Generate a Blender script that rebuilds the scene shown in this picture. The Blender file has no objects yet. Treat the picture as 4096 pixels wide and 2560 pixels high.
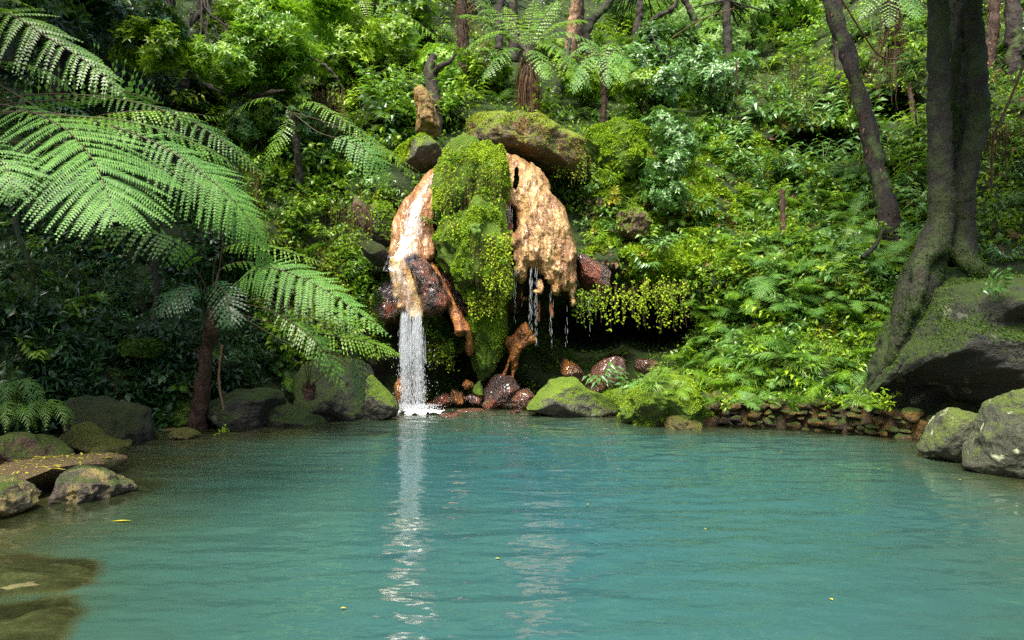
import bpy, math, numpy as np
from mathutils import Vector
R = math.radians
rng = np.random.default_rng(7)
sc = bpy.context.scene
# ---------------------------------------------------------------- camera
F = 760.0; CZ = 1.6; HY = 320.0
cam = bpy.data.objects.new('camera', bpy.data.cameras.new('camera'))
sc.collection.objects.link(cam); sc.camera = cam
cam.location = (0, 0, CZ); cam.rotation_euler = (R(90), 0, 0)
cam.data.sensor_width = 36; cam.data.lens = 36*F/1024; cam.data.clip_end = 500; cam.data.clip_start = 0.05
# ---------------------------------------------------------------- world, sun, exposure
SUN = Vector((-.22, -.42, .88)).normalized()
w = bpy.data.worlds.new('World'); sc.world = w; w.use_nodes = True
nt = w.node_tree; nt.nodes.clear()
sky = nt.nodes.new('ShaderNodeTexSky'); sky.sky_type = 'NISHITA'; sky.sun_disc = False
sky.sun_elevation = math.asin(SUN.z); sky.sun_rotation = math.atan2(SUN.x, SUN.y)
sky.dust_density = 4.0; sky.air_density = 1.0; sky.ozone_density = 1.0
bg = nt.nodes.new('ShaderNodeBackground'); bg.inputs[1].default_value = 0.15
wo = nt.nodes.new('ShaderNodeOutputWorld')
nt.links.new(sky.outputs[0], bg.inputs[0]); nt.links.new(bg.outputs[0], wo.inputs[0])
sun = bpy.data.objects.new('sun', bpy.data.lights.new('sun', 'SUN')); sc.collection.objects.link(sun)
sun.data.energy = 4.2; sun.data.angle = R(26); sun.data.color = (1, .94, .80)
sun.rotation_euler = SUN.to_track_quat('Z', 'Y').to_euler()
sc.view_settings.view_transform = 'Standard'; sc.view_settings.look = 'None'
sc.view_settings.exposure = 1.15; sc.view_settings.gamma = 1.0
cy = sc.cycles
cy.max_bounces = 5; cy.diffuse_bounces = 3; cy.glossy_bounces = 3; cy.transmission_bounces = 4; cy.transparent_max_bounces = 12
cy.caustics_reflective = False; cy.caustics_refractive = False; cy.use_denoising = False; cy.use_adaptive_sampling = False
cy.sample_clamp_indirect = 4.0
# ---------------------------------------------------------------- numeric helpers
def W(px, py, D):
    px = np.asarray(px, float); py = np.asarray(py, float); D = np.asarray(D, float)
    px, py, D = np.broadcast_arrays(px, py, D)
    return np.stack([D*(px-512)/F, D, CZ - D*(py-HY)/F], -1)
_p = np.random.default_rng(3).permutation(256); _p = np.concatenate([_p, _p, _p])
_g = np.random.default_rng(4).normal(size=(256, 3)); _g /= np.linalg.norm(_g, axis=1)[:, None]
def noise3(P):
    P = np.asarray(P, float); sh = P.shape[:-1]; P = P.reshape(-1, 3)
    i = np.floor(P).astype(int); f = P-i; i &= 255; u = f*f*f*(f*(f*6-15)+10); out = np.zeros(len(P))
    for dx in (0, 1):
        for dy in (0, 1):
            for dz in (0, 1):
                h = _p[_p[_p[(i[:, 0]+dx) & 255]+((i[:, 1]+dy) & 255)]+((i[:, 2]+dz) & 255)]
                d = f-np.array([dx, dy, dz]); v = (_g[h]*d).sum(1)
                wx = u[:, 0] if dx else 1-u[:, 0]; wy = u[:, 1] if dy else 1-u[:, 1]; wz = u[:, 2] if dz else 1-u[:, 2]
                out += v*wx*wy*wz
    return out.reshape(sh)*1.6
def fbm(P, o=4, g=.5):
    P = np.asarray(P, float); s = 0; a = 1
    for k in range(o): s = s + a*noise3(P*2**k+17.3*k); a *= g
    return s
def ridge(P, o=4):
    P = np.asarray(P, float); s = 0; a = 1
    for k in range(o): s = s + a*(1-2*np.abs(noise3(P*2**k+9.1*k))); a *= .5
    return s*.5
def nrm(v): return v/np.maximum(np.linalg.norm(v, axis=-1, keepdims=True), 1e-9)
def spline(P, n):
    P = np.asarray(P, float); P = np.vstack([2*P[0]-P[1], P, 2*P[-1]-P[-2]]); m = len(P)-3
    t = np.linspace(0, m-1e-6, n); i = t.astype(int); f = (t-i)[:, None]
    a, b, c, d = P[i], P[i+1], P[i+2], P[i+3]
    return .5*(2*b+(c-a)*f+(2*a-5*b+4*c-d)*f*f+(3*b-a-3*c+d)*f**3)
def spline_closed(P, n):
    P = np.asarray(P, float); m = len(P); t = np.arange(n)*m/n; i = t.astype(int); f = (t-i)[:, None]
    a, b, c, d = P[(i-1) % m], P[i % m], P[(i+1) % m], P[(i+2) % m]
    return .5*(2*b+(c-a)*f+(2*a-5*b+4*c-d)*f*f+(3*b-a-3*c+d)*f**3)
def inpoly(px, py, poly):
    px = np.asarray(px); py = np.asarray(py); r = np.zeros(px.shape, bool); n = len(poly)
    for k in range(n):
        x0, y0 = poly[k]; x1, y1 = poly[(k+1) % n]
        if y0 == y1: continue
        r ^= ((y0 > py) != (y1 > py)) & (px < (x1-x0)*(py-y0)/(y1-y0)+x0)
    return r
def polydist(px, py, poly, closed=True):
    d = np.full(np.shape(px), 1e9); n = len(poly)
    for k in range(n if closed else n-1):
        x0, y0 = poly[k]; x1, y1 = poly[(k+1) % n]; ex, ey = x1-x0, y1-y0
        t = np.clip(((px-x0)*ex+(py-y0)*ey)/(ex*ex+ey*ey+1e-9), 0, 1)
        d = np.minimum(d, np.hypot(px-x0-t*ex, py-y0-t*ey))
    return d
# ---------------------------------------------------------------- mesh collector
class Geo:
    def __init__(s): s.v = []; s.q = []; s.m = []; s.n = 0; s.sm = []
    def add(s, V, Q, m=0, smooth=False):
        V = np.asarray(V, float).reshape(-1, 3); Q = np.asarray(Q, int).reshape(-1, 4)
        s.v.append(V); s.q.append(Q+s.n); s.m.append(np.full(len(Q), m)); s.sm.append(np.full(len(Q), smooth)); s.n += len(V)
    def mesh(s, name, mats):
        V = np.concatenate(s.v); Q = np.concatenate(s.q); me = bpy.data.meshes.new(name)
        me.vertices.add(len(V)); me.vertices.foreach_set('co', V.ravel())
        me.loops.add(Q.size); me.loops.foreach_set('vertex_index', Q.ravel().astype(np.int32))
        me.polygons.add(len(Q)); me.polygons.foreach_set('loop_start', (np.arange(len(Q))*4).astype(np.int32))
        me.polygons.foreach_set('loop_total', np.full(len(Q), 4, np.int32))
        me.polygons.foreach_set('material_index', np.concatenate(s.m).astype(np.int32))
        me.polygons.foreach_set('use_smooth', np.concatenate(s.sm))
        for m in mats: me.materials.append(m)
        me.update(calc_edges=True); me.validate(); return me
    def build(s, name, mats, parent=None, origin=None):
        o = None
        if origin is not None:
            s.v = [v-np.asarray(origin) for v in s.v]
        me = s.mesh(name, mats); o = bpy.data.objects.new(name, me); sc.collection.objects.link(o)
        if origin is not None: o.location = origin
        if parent is not None: o.parent = parent
        return o
    # --- shapes
    def grid(s, V, m=0, smooth=True, closed_u=False, mask=None):
        nu, nv = V.shape[:2]; idx = np.arange(nu*nv).reshape(nu, nv)
        if closed_u: idx = np.vstack([idx, idx[:1]])
        Q = np.stack([idx[:-1, :-1], idx[1:, :-1], idx[1:, 1:], idx[:-1, 1:]], -1).reshape(-1, 4)
        if mask is not None: Q = Q[mask.reshape(-1)]
        s.add(V, Q, m, smooth)
    def tube(s, P, r, m=0, k=6, n=None, rough=0, smooth=True, seed=0, flat=1.0):
        P = np.asarray(P, float); r = np.atleast_1d(np.asarray(r, float))
        if n: P2 = spline(P, n); r = np.interp(np.linspace(0, 1, n), np.linspace(0, 1, len(r)), r); P = P2
        elif len(r) != len(P): r = np.interp(np.linspace(0, 1, len(P)), np.linspace(0, 1, len(r)), r)
        T = nrm(np.gradient(P, axis=0)); up = np.array([0, 1., 0]) if abs(T[0][2]) > .6 else np.array([0, 0, 1.])
        A = nrm(np.cross(T, up)); B = np.cross(T, A); a = np.arange(k)*2*math.pi/k
        V = P[:, None]+(A[:, None]*np.cos(a)[None, :, None]+B[:, None]*flat*np.sin(a)[None, :, None])*r[:, None, None]
        if rough:
            dirn = nrm(V-P[:, None]); V = V+dirn*(fbm(V*rough[1]+seed, 3)*rough[0])[..., None]
        V = np.swapaxes(V, 0, 1); s.last = np.concatenate([V, V[:1]], 0); s.grid(V, m, smooth, closed_u=True)
    def leaves(s, P, d, u, L, Wd, m=0, curl=.12, fold=.15):
        """lanceolate leaves: base P, direction d, upper-side normal u, length L, width Wd: two folded faces each"""
        P = np.asarray(P, float).reshape(-1, 3); n = len(P)
        d = nrm(np.broadcast_to(d, (n, 3))); u = np.broadcast_to(u, (n, 3)); sd = nrm(np.cross(d, u)); u = np.cross(sd, d)
        L = np.broadcast_to(np.asarray(L, float), (n,))[:, None]; Wd = np.broadcast_to(np.asarray(Wd, float), (n,))[:, None]
        mid = P+d*L*.45; tip = P+d*L-u*L*curl
        lf = mid+sd*Wd*.5+u*Wd*fold; rt = mid-sd*Wd*.5+u*Wd*fold
        V = np.stack([P, lf, tip, mid, rt], 1); b = np.arange(n)[:, None]*5
        Q = np.concatenate([b+np.array([[0, 3, 2, 1]]), b+np.array([[0, 4, 2, 3]])]); s.add(V, Q, m)
    def diamonds(s, P, d, sd, L, Wd, m=0):
        n = len(P); L = np.broadcast_to(np.asarray(L, float), (n,))[:, None]; Wd = np.broadcast_to(np.asarray(Wd, float), (n,))[:, None]
        V = np.stack([P, P+d*L*.4+sd*Wd*.5, P+d*L, P+d*L*.4-sd*Wd*.5], 1); b = np.arange(n)[:, None]*4
        s.add(V, b+np.arange(4)[None], m)
def tag(o, label=None, cat=None, group=None, kind=None):
    for k, v in (('label', label), ('category', cat), ('group', group), ('kind', kind)):
        if v: o[k] = v
    return o
def empty(name, loc):
    o = bpy.data.objects.new(name, None); sc.collection.objects.link(o); o.location = loc; o.empty_display_size = .2; return o
# ---------------------------------------------------------------- materials
def newmat(name):
    m = bpy.data.materials.new(name); m.use_nodes = True; n = m.node_tree; n.nodes.clear()
    return m, n, n.nodes.new('ShaderNodeOutputMaterial')
def N(nt, t, **kw):
    n = nt.nodes.new(t)
    for k, v in kw.items(): setattr(n, k, v)
    return n
def setin(n, **kw):
    for k, v in kw.items(): n.inputs[k.replace('_', ' ')].default_value = v
def ramp(nt, fac, stops):
    r = nt.nodes.new('ShaderNodeValToRGB'); e = r.color_ramp.elements
    while len(e) < len(stops): e.new(.5)
    for k, (p, c) in enumerate(stops): e[k].position = p; e[k].color = (*c, 1) if len(c) == 3 else c
    nt.links.new(fac, r.inputs[0]); return r.outputs[0]
def coords(nt, scale=(1, 1, 1), obj=False):
    if obj: tc = N(nt, 'ShaderNodeTexCoord').outputs['Object']
    else: tc = N(nt, 'ShaderNodeNewGeometry').outputs['Position']
    mp = N(nt, 'ShaderNodeMapping'); mp.inputs['Scale'].default_value = scale; nt.links.new(tc, mp.inputs[0]); return mp.outputs[0]
def noise(nt, vec, scale, detail=4, rough=.55, dist=0):
    n = N(nt, 'ShaderNodeTexNoise'); setin(n, Scale=scale, Detail=detail, Roughness=rough, Distortion=dist)
    nt.links.new(vec, n.inputs['Vector']); return n.outputs[0]
def mixc(nt, fac, a, b):
    m = N(nt, 'ShaderNodeMix', data_type='RGBA')
    if isinstance(fac, float): m.inputs[0].default_value = fac
    else: nt.links.new(fac, m.inputs[0])
    for s_, v in ((6, a), (7, b)):
        if isinstance(v, tuple): m.inputs[s_].default_value = (*v, 1)
        else: nt.links.new(v, m.inputs[s_])
    return m.outputs[2]
def mth(nt, op, a, b=None, clamp=False):
    m = N(nt, 'ShaderNodeMath', operation=op, use_clamp=clamp)
    for i, v in enumerate((a, b)):
        if v is None: continue
        if isinstance(v, (int, float)): m.inputs[i].default_value = v
        else: nt.links.new(v, m.inputs[i])
    return m.outputs[0]
def bump(nt, h, strength, dist=.05):
    b = N(nt, 'ShaderNodeBump'); setin(b, Strength=strength, Distance=dist); nt.links.new(h, b.inputs['Height']); return b.outputs[0]
def leafmat(name, c1, c2, c3, rough=.38, trans=.3, spec=.5):
    m, n, out = newmat(name); geo = N(n, 'ShaderNodeNewGeometry'); oi = N(n, 'ShaderNodeObjectInfo')
    big = noise(n, coords(n), 1.3, 2)
    f = mth(n, 'ADD', mth(n, 'MULTIPLY', geo.outputs['Random Per Island'], .45), mth(n, 'MULTIPLY', big, .75))
    f = mth(n, 'ADD', f, mth(n, 'MULTIPLY', mth(n, 'SUBTRACT', oi.outputs['Random'], .5), .35), True)
    c = ramp(n, f, [(.2, c1), (.55, c2), (.9, c3)])
    p = N(n, 'ShaderNodeBsdfPrincipled'); setin(p, Roughness=rough); p.inputs['Specular IOR Level'].default_value = spec
    n.links.new(c, p.inputs['Base Color'])
    tr = N(n, 'ShaderNodeBsdfTranslucent'); n.links.new(mixc(n, .45, c, (.22, .40, .02)), tr.inputs[0])
    mx = N(n, 'ShaderNodeMixShader'); mx.inputs[0].default_value = trans
    n.links.new(p.outputs[0], mx.inputs[1]); n.links.new(tr.outputs[0], mx.inputs[2]); n.links.new(mx.outputs[0], out.inputs[0]); return m
def rockmat(name, c1, c2, moss=.5, rough=.6, mossc=((.035, .085, .008), (.16, .27, .015)), stain=None, scale=3., up=(.15, .75), lichen=0., bumps=.6, coat=0.):
    m, n, out = newmat(name); v = coords(n); big = noise(n, v, scale*.5, 5, .6); fine = noise(n, v, scale*6, 6, .65)
    c = ramp(n, mth(n, 'ADD', mth(n, 'MULTIPLY', big, .55), mth(n, 'MULTIPLY', fine, .45)), [(.36, c1), (.5, tuple((a+b)/2 for a, b in zip(c1, c2))), (.62, c2)])
    if stain:
        st = noise(n, coords(n, (1, 1, .35)), scale*.9, 4, .6, .6)
        c = mixc(n, ramp(n, st, [(.46, (0, 0, 0)), (.6, (1, 1, 1))]), c, stain)
    if lichen:
        li = noise(n, v, scale*2.4, 2, .4)
        c = mixc(n, ramp(n, li, [(.66, (0, 0, 0)), (.69, (lichen,)*3)]), c, (.45, .48, .30))
    p = N(n, 'ShaderNodeBsdfPrincipled'); setin(p, Roughness=rough)
    vf = noise(n, v, scale*22, 4, .7); h = mth(n, 'ADD', mth(n, 'ADD', mth(n, 'MULTIPLY', big, 1.5), fine), mth(n, 'MULTIPLY', vf, .35))
    if moss > 0:
        g = N(n, 'ShaderNodeNewGeometry'); sep = N(n, 'ShaderNodeSeparateXYZ'); n.links.new(g.outputs['Normal'], sep.inputs[0])
        mn = noise(n, v, scale*.8, 5, .6)
        f = mth(n, 'ADD', sep.outputs[2], mth(n, 'MULTIPLY', mth(n, 'SUBTRACT', mn, .5), 2.4))
        mr = N(n, 'ShaderNodeMapRange'); setin(mr, From_Min=up[0]+.5-moss, From_Max=up[1]+.5-moss); n.links.new(f, mr.inputs[0]); f = mr.outputs[0]
        mf = noise(n, v, scale*14, 4, .7)
        mc = ramp(n, mth(n, 'ADD', mth(n, 'MULTIPLY', mf, .6), mth(n, 'MULTIPLY', big, .4)), [(.35, mossc[0]), (.65, mossc[1])])
        c = mixc(n, f, c, mc); h = mth(n, 'ADD', h, mth(n, 'MULTIPLY', mth(n, 'MULTIPLY', mf, 2.0), f))
        n.links.new(mth(n, 'ADD', rough, mth(n, 'MULTIPLY', f, .95-rough)), p.inputs['Roughness'])
    n.links.new(c, p.inputs['Base Color']); n.links.new(bump(n, h, min(1., bumps*1.3), .09), p.inputs['Normal'])
    if coat: setin(p, Coat_Weight=coat, Coat_Roughness=.12)
    n.links.new(p.outputs[0], out.inputs[0]); return m
def barkmat(name, c1, c2, moss=.4, mossc=(.05, .09, .01), vs=.2, sc_=14):
    m, n, out = newmat(name); v = coords(n, (1, 1, vs)); f = noise(n, v, sc_, 6, .65); g = noise(n, coords(n), 2.2, 4, .6)
    c = ramp(n, f, [(.35, c1), (.65, c2)])
    if moss: c = mixc(n, ramp(n, g, [(.62-.3*moss, (0, 0, 0)), (.75-.3*moss, (1, 1, 1))]), c, mossc)
    p = N(n, 'ShaderNodeBsdfPrincipled'); setin(p, Roughness=.75); n.links.new(c, p.inputs[0])
    n.links.new(bump(n, mth(n, 'ADD', f, mth(n, 'MULTIPLY', g, 2.)), 1., .06), p.inputs['Normal']); n.links.new(p.outputs[0], out.inputs[0]); return m
def mineralmat(name, light, mid, rust, pink=(.62, .26, .15), rough=.32):
    m, n, out = newmat(name); v = coords(n, (1.6, 1, .55)); a = noise(n, v, 2.6, 6, .62, .5); b = noise(n, coords(n), 9, 6, .68)
    f = mth(n, 'ADD', mth(n, 'MULTIPLY', a, .6), mth(n, 'MULTIPLY', b, .4))
    c = ramp(n, f, [(.34, rust), (.44, mid), (.56, light), (.72, tuple(min(1, x*1.18) for x in light))])
    pk = noise(n, coords(n, (2.2, 1, .4)), 2.2, 3, .5)
    c = mixc(n, ramp(n, pk, [(.52, (0, 0, 0)), (.62, (.7,)*3)]), c, pink)
    dk = noise(n, coords(n, (3.2, 1, .28)), 2.6, 5, .6); c = mixc(n, ramp(n, dk, [(.48, (0, 0, 0)), (.58, (.85,)*3)]), c, tuple(x*.55 for x in rust))
    cr = noise(n, coords(n, (1.5, 1, .7)), 5, 4, .55); c = mixc(n, ramp(n, cr, [(.53, (0, 0, 0)), (.62, (.7,)*3)]), c, tuple(min(.9, x*1.5) for x in light))
    p = N(n, 'ShaderNodeBsdfPrincipled'); setin(p, Roughness=rough, Coat_Weight=.35, Coat_Roughness=.18)
    c_ = noise(n, coords(n, (1, 1, .6)), 30, 4, .7); c = mixc(n, ramp(n, c_, [(.38, (.55,)*3), (.55, (0, 0, 0))]), c, rust); h = mth(n, 'ADD', mth(n, 'MULTIPLY', a, 1.2), mth(n, 'ADD', b, mth(n, 'MULTIPLY', c_, .4))); n.links.new(c, p.inputs[0]); n.links.new(bump(n, h, 1., .08), p.inputs['Normal'])
    n.links.new(p.outputs[0], out.inputs[0]); return m
def plain(name, c, rough=.7, spec=.5):
    m, n, out = newmat(name); p = N(n, 'ShaderNodeBsdfPrincipled'); setin(p, Roughness=rough); p.inputs['Specular IOR Level'].default_value = spec
    f = noise(n, coords(n), 12, 4); n.links.new(ramp(n, f, [(.3, tuple(x*.6 for x in c)), (.7, c)]), p.inputs[0]); n.links.new(p.outputs[0], out.inputs[0]); return m
M = {}
M['fern_mid'] = leafmat('fern_mid', (.028, .085, .008), (.085, .21, .015), (.17, .34, .025))
M['fern_pale'] = leafmat('fern_pale', (.05, .13, .03), (.10, .25, .04), (.17, .35, .06), .5, .28, .3)
M['fern_bright'] = leafmat('fern_bright', (.06, .17, .008), (.15, .32, .012), (.28, .46, .025), .4, .42)
M['fern_dark'] = leafmat('fern_dark', (.006, .026, .006), (.014, .058, .012), (.035, .12, .025), .38, .2, .4)  # deep fern greens; on the left bank they carry its shade as colour
M['leaf_cool'] = leafmat('leaf_cool', (.03, .10, .018), (.08, .20, .035), (.15, .30, .07), .3, .22, .7)
M['leaf_mid'] = leafmat('leaf_mid', (.035, .10, .005), (.15, .29, .008), (.31, .47, .015), .34, .35, .55)
M['leaf_yellow'] = leafmat('leaf_yellow', (.05, .16, .008), (.14, .32, .015), (.32, .50, .03), .35, .42, .6)
M['leaf_dark'] = leafmat('leaf_dark', (.004, .018, .004), (.012, .045, .010), (.03, .10, .02), .32, .15, .5)  # near-black greens; on the left bank its shade is put into the colour
M['hazy'] = leafmat('hazy', (.10, .22, .05), (.17, .33, .07), (.30, .45, .12), .45, .45, .5)  # paler leaf colour stands in for haze at the far end of the gully
M['moss_leaf'] = leafmat('moss_leaf', (.06, .15, .007), (.20, .35, .012), (.40, .52, .025), .7, .3, .2)
M['moss_dark_leaf'] = leafmat('moss_dark_leaf', (.012, .035, .004), (.035, .08, .008), (.08, .15, .012), .7, .2, .2)  # darker moss copy; shade of bank and cave put into its colour
M['moss_gold_leaf'] = leafmat('moss_gold_leaf', (.07, .10, .008), (.20, .22, .015), (.34, .34, .03), .7, .3, .2)
M['grass'] = leafmat('grass', (.05, .15, .01), (.13, .28, .02), (.28, .36, .05), .45, .35)
M['dead'] = leafmat('dead', (.04, .018, .008), (.11, .05, .02), (.24, .14, .06), .6, .2, .3)
M['yellow_leaf'] = leafmat('yellow_leaf', (.30, .32, .02), (.45, .42, .03), (.6, .5, .05), .4, .3)
M['stipe'] = plain('stipe', (.07, .05, .02), .5)
M['stipe_green'] = plain('stipe_green', (.10, .16, .02), .45)
M['twig'] = plain('twig', (.05, .04, .02), .7)
M['root'] = plain('root', (.16, .09, .045), .8)
M['ground'] = rockmat('ground', (.005, .004, .003), (.028, .018, .009), moss=.62, rough=.9, mossc=((.005, .015, .002), (.045, .085, .006)), scale=1.6, up=(-.5, .5))
M['soil'] = rockmat('soil', (.02, .015, .008), (.07, .05, .025), moss=.2, rough=.9)
M['bark_moss'] = barkmat('bark_moss', (.003, .003, .0015), (.020, .016, .006), .6, (.022, .036, .003), .5, 16)
M['bark_dark'] = barkmat('bark_dark', (.006, .004, .003), (.035, .022, .013), .2)
M['bark_fibre'] = barkmat('bark_fibre', (.015, .008, .005), (.095, .045, .024), .1, (.05, .08, .01), .12, 18)
M['bark_pale'] = barkmat('bark_pale', (.10, .05, .025), (.42, .24, .13), .15, (.05, .08, .01), .12, 12)
M['rock_mossy'] = rockmat('rock_mossy', (.035, .033, .028), (.15, .135, .11), moss=.72, mossc=((.05, .12, .006), (.26, .38, .02)), lichen=.5)
M['rock_boulder'] = rockmat('rock_boulder', (.035, .022, .012), (.17, .12, .07), moss=.62, mossc=((.06, .12, .006), (.28, .38, .02)), stain=(.22, .10, .03), scale=2.4)
M['rock_moss_full'] = rockmat('rock_moss_full', (.05, .04, .02), (.13, .10, .05), moss=1.25, mossc=((.04, .10, .005), (.18, .30, .015)), up=(-.5, .3))
M['rock_lichen'] = rockmat('rock_lichen', (.022, .026, .014), (.088, .092, .055), moss=.42, mossc=((.05, .09, .01), (.16, .22, .03)), lichen=1., scale=2.4, up=(.3, 1.))
M['rock_giant'] = rockmat('rock_giant', (.006, .007, .004), (.026, .026, .018), moss=.66, mossc=((.012, .028, .002), (.055, .095, .005)), lichen=.25, scale=1.6)
M['rock_wet'] = rockmat('rock_wet', (.012, .008, .008), (.085, .05, .045), moss=0, rough=.2, stain=(.16, .04, .015), scale=4, bumps=.55, coat=.5)
M['rock_glossy'] = rockmat('rock_glossy', (.05, .015, .008), (.20, .09, .05), moss=0, rough=.18, scale=3, bumps=.7, coat=1.)
M['rock_rust'] = rockmat('rock_rust', (.16, .05, .008), (.50, .20, .03), moss=0, rough=.3, scale=4, bumps=.9, coat=.5, stain=(.10, .04, .015))
M['rock_left'] = rockmat('rock_left', (.012, .013, .009), (.042, .042, .028), moss=.62, mossc=((.015, .028, .003), (.06, .085, .008)), rough=.6)
M['rock_olive'] = rockmat('rock_olive', (.05, .045, .01), (.14, .12, .025), moss=.6, mossc=((.05, .06, .004), (.17, .18, .012)), rough=.5)
M['rock_pale'] = rockmat('rock_pale', (.04, .032, .03), (.30, .24, .17), moss=.12, rough=.5, stain=(.42, .33, .12), scale=5, bumps=1.)
M['rock_slab'] = rockmat('rock_slab', (.07, .045, .02), (.20, .13, .06), moss=0, rough=.4, scale=2.5, stain=(.12, .10, .03))
M['rock_brown'] = rockmat('rock_brown', (.06, .03, .02), (.19, .11, .07), moss=.35, rough=.65, mossc=((.05, .09, .01), (.2, .28, .03)))
M['rock_ochre'] = rockmat('rock_ochre', (.08, .05, .02), (.36, .22, .07), moss=.2, rough=.55, stain=(.45, .25, .06), scale=3)
M['wall_stone'] = rockmat('wall_stone', (.022, .016, .010), (.15, .10, .06), moss=.45, rough=.5, stain=(.33, .19, .045), scale=4.5, bumps=1.)
M['mineral'] = mineralmat('mineral', (.54, .37, .16), (.40, .215, .06), (.22, .085, .02), (.36, .17, .10))
M['mineral_flow'] = mineralmat('mineral_flow', (.50, .29, .14), (.42, .20, .07), (.28, .11, .02), (.42, .19, .10))
M['mineral_cream'] = mineralmat('mineral_cream', (.72, .50, .24), (.54, .31, .08), (.32, .14, .03), (.6, .38, .17))
M['mineral_rust'] = mineralmat('mineral_rust', (.50, .21, .045), (.38, .13, .02), (.18, .05, .01), (.40, .16, .06))
# ================================================================ SETTING
TX = np.array([-300, 0, 130, 260, 380, 450, 512, 560, 620, 690, 750, 850, 940, 1024, 1324.])
TY = np.array([-260, 0, 50, 100, 150, 200, 250, 300, 350, 400, 440, 700.])
TD = np.array([
 [22, 24, 27, 32, 36, 36, 36, 36, 40, 44, 42, 32, 26, 25, 22],
 [14, 16, 18, 21, 23, 25, 27, 28, 31, 34, 32, 24, 19, 18, 15],
 [13.3, 15, 16.6, 19, 20.5, 22, 23, 23.5, 25, 26, 25, 20.5, 17.2, 16, 14],
 [12.6, 14, 15.4, 17.4, 18.4, 19, 19.5, 19.5, 19.5, 20, 19.5, 18, 15.8, 14.6, 12.6],
 [12, 13, 14.4, 16.2, 16.8, 17, 17.2, 17, 17, 17.5, 17.3, 16.2, 14.6, 13.6, 11.8],
 [11.4, 12.2, 13.6, 15.2, 15.6, 15.7, 15.8, 15.8, 15.7, 16.2, 15.9, 14.9, 13.5, 12.7, 11],
 [10.8, 11.5, 12.9, 14.4, 14.9, 15.3, 15.3, 15.1, 14.9, 15, 14.6, 13.7, 12.5, 11.8, 10.4],
 [10.3, 10.9, 12.3, 13.7, 14.6, 15.2, 15.3, 15.4, 15.6, 15.2, 13.5, 12.7, 11.7, 11, 9.6],
 [9.8, 10.4, 11.7, 13.1, 14.5, 15.2, 15.3, 15.4, 15.8, 14, 12.7, 11.8, 11, 10.4, 9],
 [9.4, 10, 11.3, 12.6, 14.3, 15.0, 15.1, 15.2, 14.6, 12.9, 12.0, 11.3, 10.7, 10, 8.6],
 [9.2, 9.8, 11.1, 12.4, 14.2, 14.8, 14.9, 14.9, 14.2, 12.6, 11.9, 11.2, 10.6, 9.9, 8.5],
 [9.2, 9.8, 11.1, 12.4, 14.2, 14.8, 14.9, 14.9, 14.2, 12.6, 11.9, 11.2, 10.6, 9.9, 8.5]])
_fx = np.arange(-300, 1325, 6.); _fy = np.arange(-260, 701, 6.)
_t = np.array([np.interp(_fx, TX, row) for row in TD]); _t = np.array([np.interp(_fy, TY, _t[:, j]) for j in range(len(_fx))]).T
_k = np.exp(-np.linspace(-2, 2, 13)**2); _k /= _k.sum()
def _blur(a):
    a = np.pad(a, 6, mode='edge'); a = np.apply_along_axis(lambda r: np.convolve(r, _k, 'valid'), 0, a)
    return np.apply_along_axis(lambda r: np.convolve(r, _k, 'valid'), 1, a)
_t = _blur(_t)
def Dbase(px, py):
    px = np.clip(px, -299, 1319); py = np.clip(py, -259, 695)
    x = (px+300)/6; y = (py+260)/6; i = x.astype(int); j = y.astype(int); fx = x-i; fy = y-j
    return (_t[j, i]*(1-fx)+_t[j, i+1]*fx)*(1-fy)+(_t[j+1, i]*(1-fx)+_t[j+1, i+1]*fx)*fy
def ell(px, py, cx, cy_, rx, ry): return np.clip(1-np.hypot((px-cx)/rx, (py-cy_)/ry), 0, 1)
def surf(px, py):
    px = np.asarray(px, float); py = np.asarray(py, float); D = Dbase(px, py); P = W(px, py, D)
    D = D-.75*fbm(P*.45, 3)-.28*ridge(P*1.1+5, 3)-.07*fbm(P*4, 3)
    D = D+3.2*np.clip(ell(px, py, 590, 322, 48, 34)*2.2, 0, 1)+3.2*np.clip(ell(px, py, 655, 322, 48, 32)*2.2, 0, 1)   # the cave
    D = D-.9*np.clip(ell(px, py, 640, 262, 75, 30)*1.6, 0, 1)                                                     # the ledge above it
    D = D+2.0*np.clip(ell(px, py, 320, 108, 55, 22)*2, 0, 1)+1.5*np.clip(ell(px, py, 230, 300, 90, 60), 0, 1)
    D = D+1.6*np.clip(ell(px, py, 895, 108, 36, 20)*2, 0, 1)+1.8*np.clip(ell(px, py, 830, 150, 70, 22)*2, 0, 1)
    return W(px, py, D)
g = Geo(); gx, gy = np.meshgrid(np.arange(-300, 1322, 3.), np.arange(-258, 640, 3.), indexing='ij')
g.grid(surf(gx, gy)); hill = g.build('hillside', [M['ground']]); tag(hill, kind='structure')
# pool outline on the water plane
shore_px = [(-260, 640), (-120, 560), (0, 511), (60, 487), (95, 462), (60, 447), (150, 439), (205, 431), (280, 429), (320, 417), (397, 411), (470, 406), (540, 410), (625, 413), (690, 423), (760, 424), (850, 431), (930, 441), (975, 460), (1030, 476), (1150, 500), (1400, 640)]
shore = np.array([[1.6*F/(b-320)*(a-512)/F, 1.6*F/(b-320)] for a, b in shore_px]); shore = np.vstack([[-7, -1.5], shore, [7, -1.5]])
def pooldepth(x, y):
    d = polydist(x, y, shore); inside = inpoly(x, y, shore); P = np.stack([x, y, 0*x], -1)
    sl = np.interp(x*1.0+y*.12, [-3.4, -1.8, -.4, 2, 8], [.15, .24, .36, .4, .4]); sl = np.where(y > 10.5, np.minimum(sl, .22), sl)
    dep = 1.9*(1-np.exp(-d*sl/1.1))+.08*fbm(P*1.1, 3)*np.clip(d, 0, 1)
    return np.where(inside, np.maximum(dep, .0), np.clip(.05-d*.2, -.05, .05)+.03)
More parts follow.
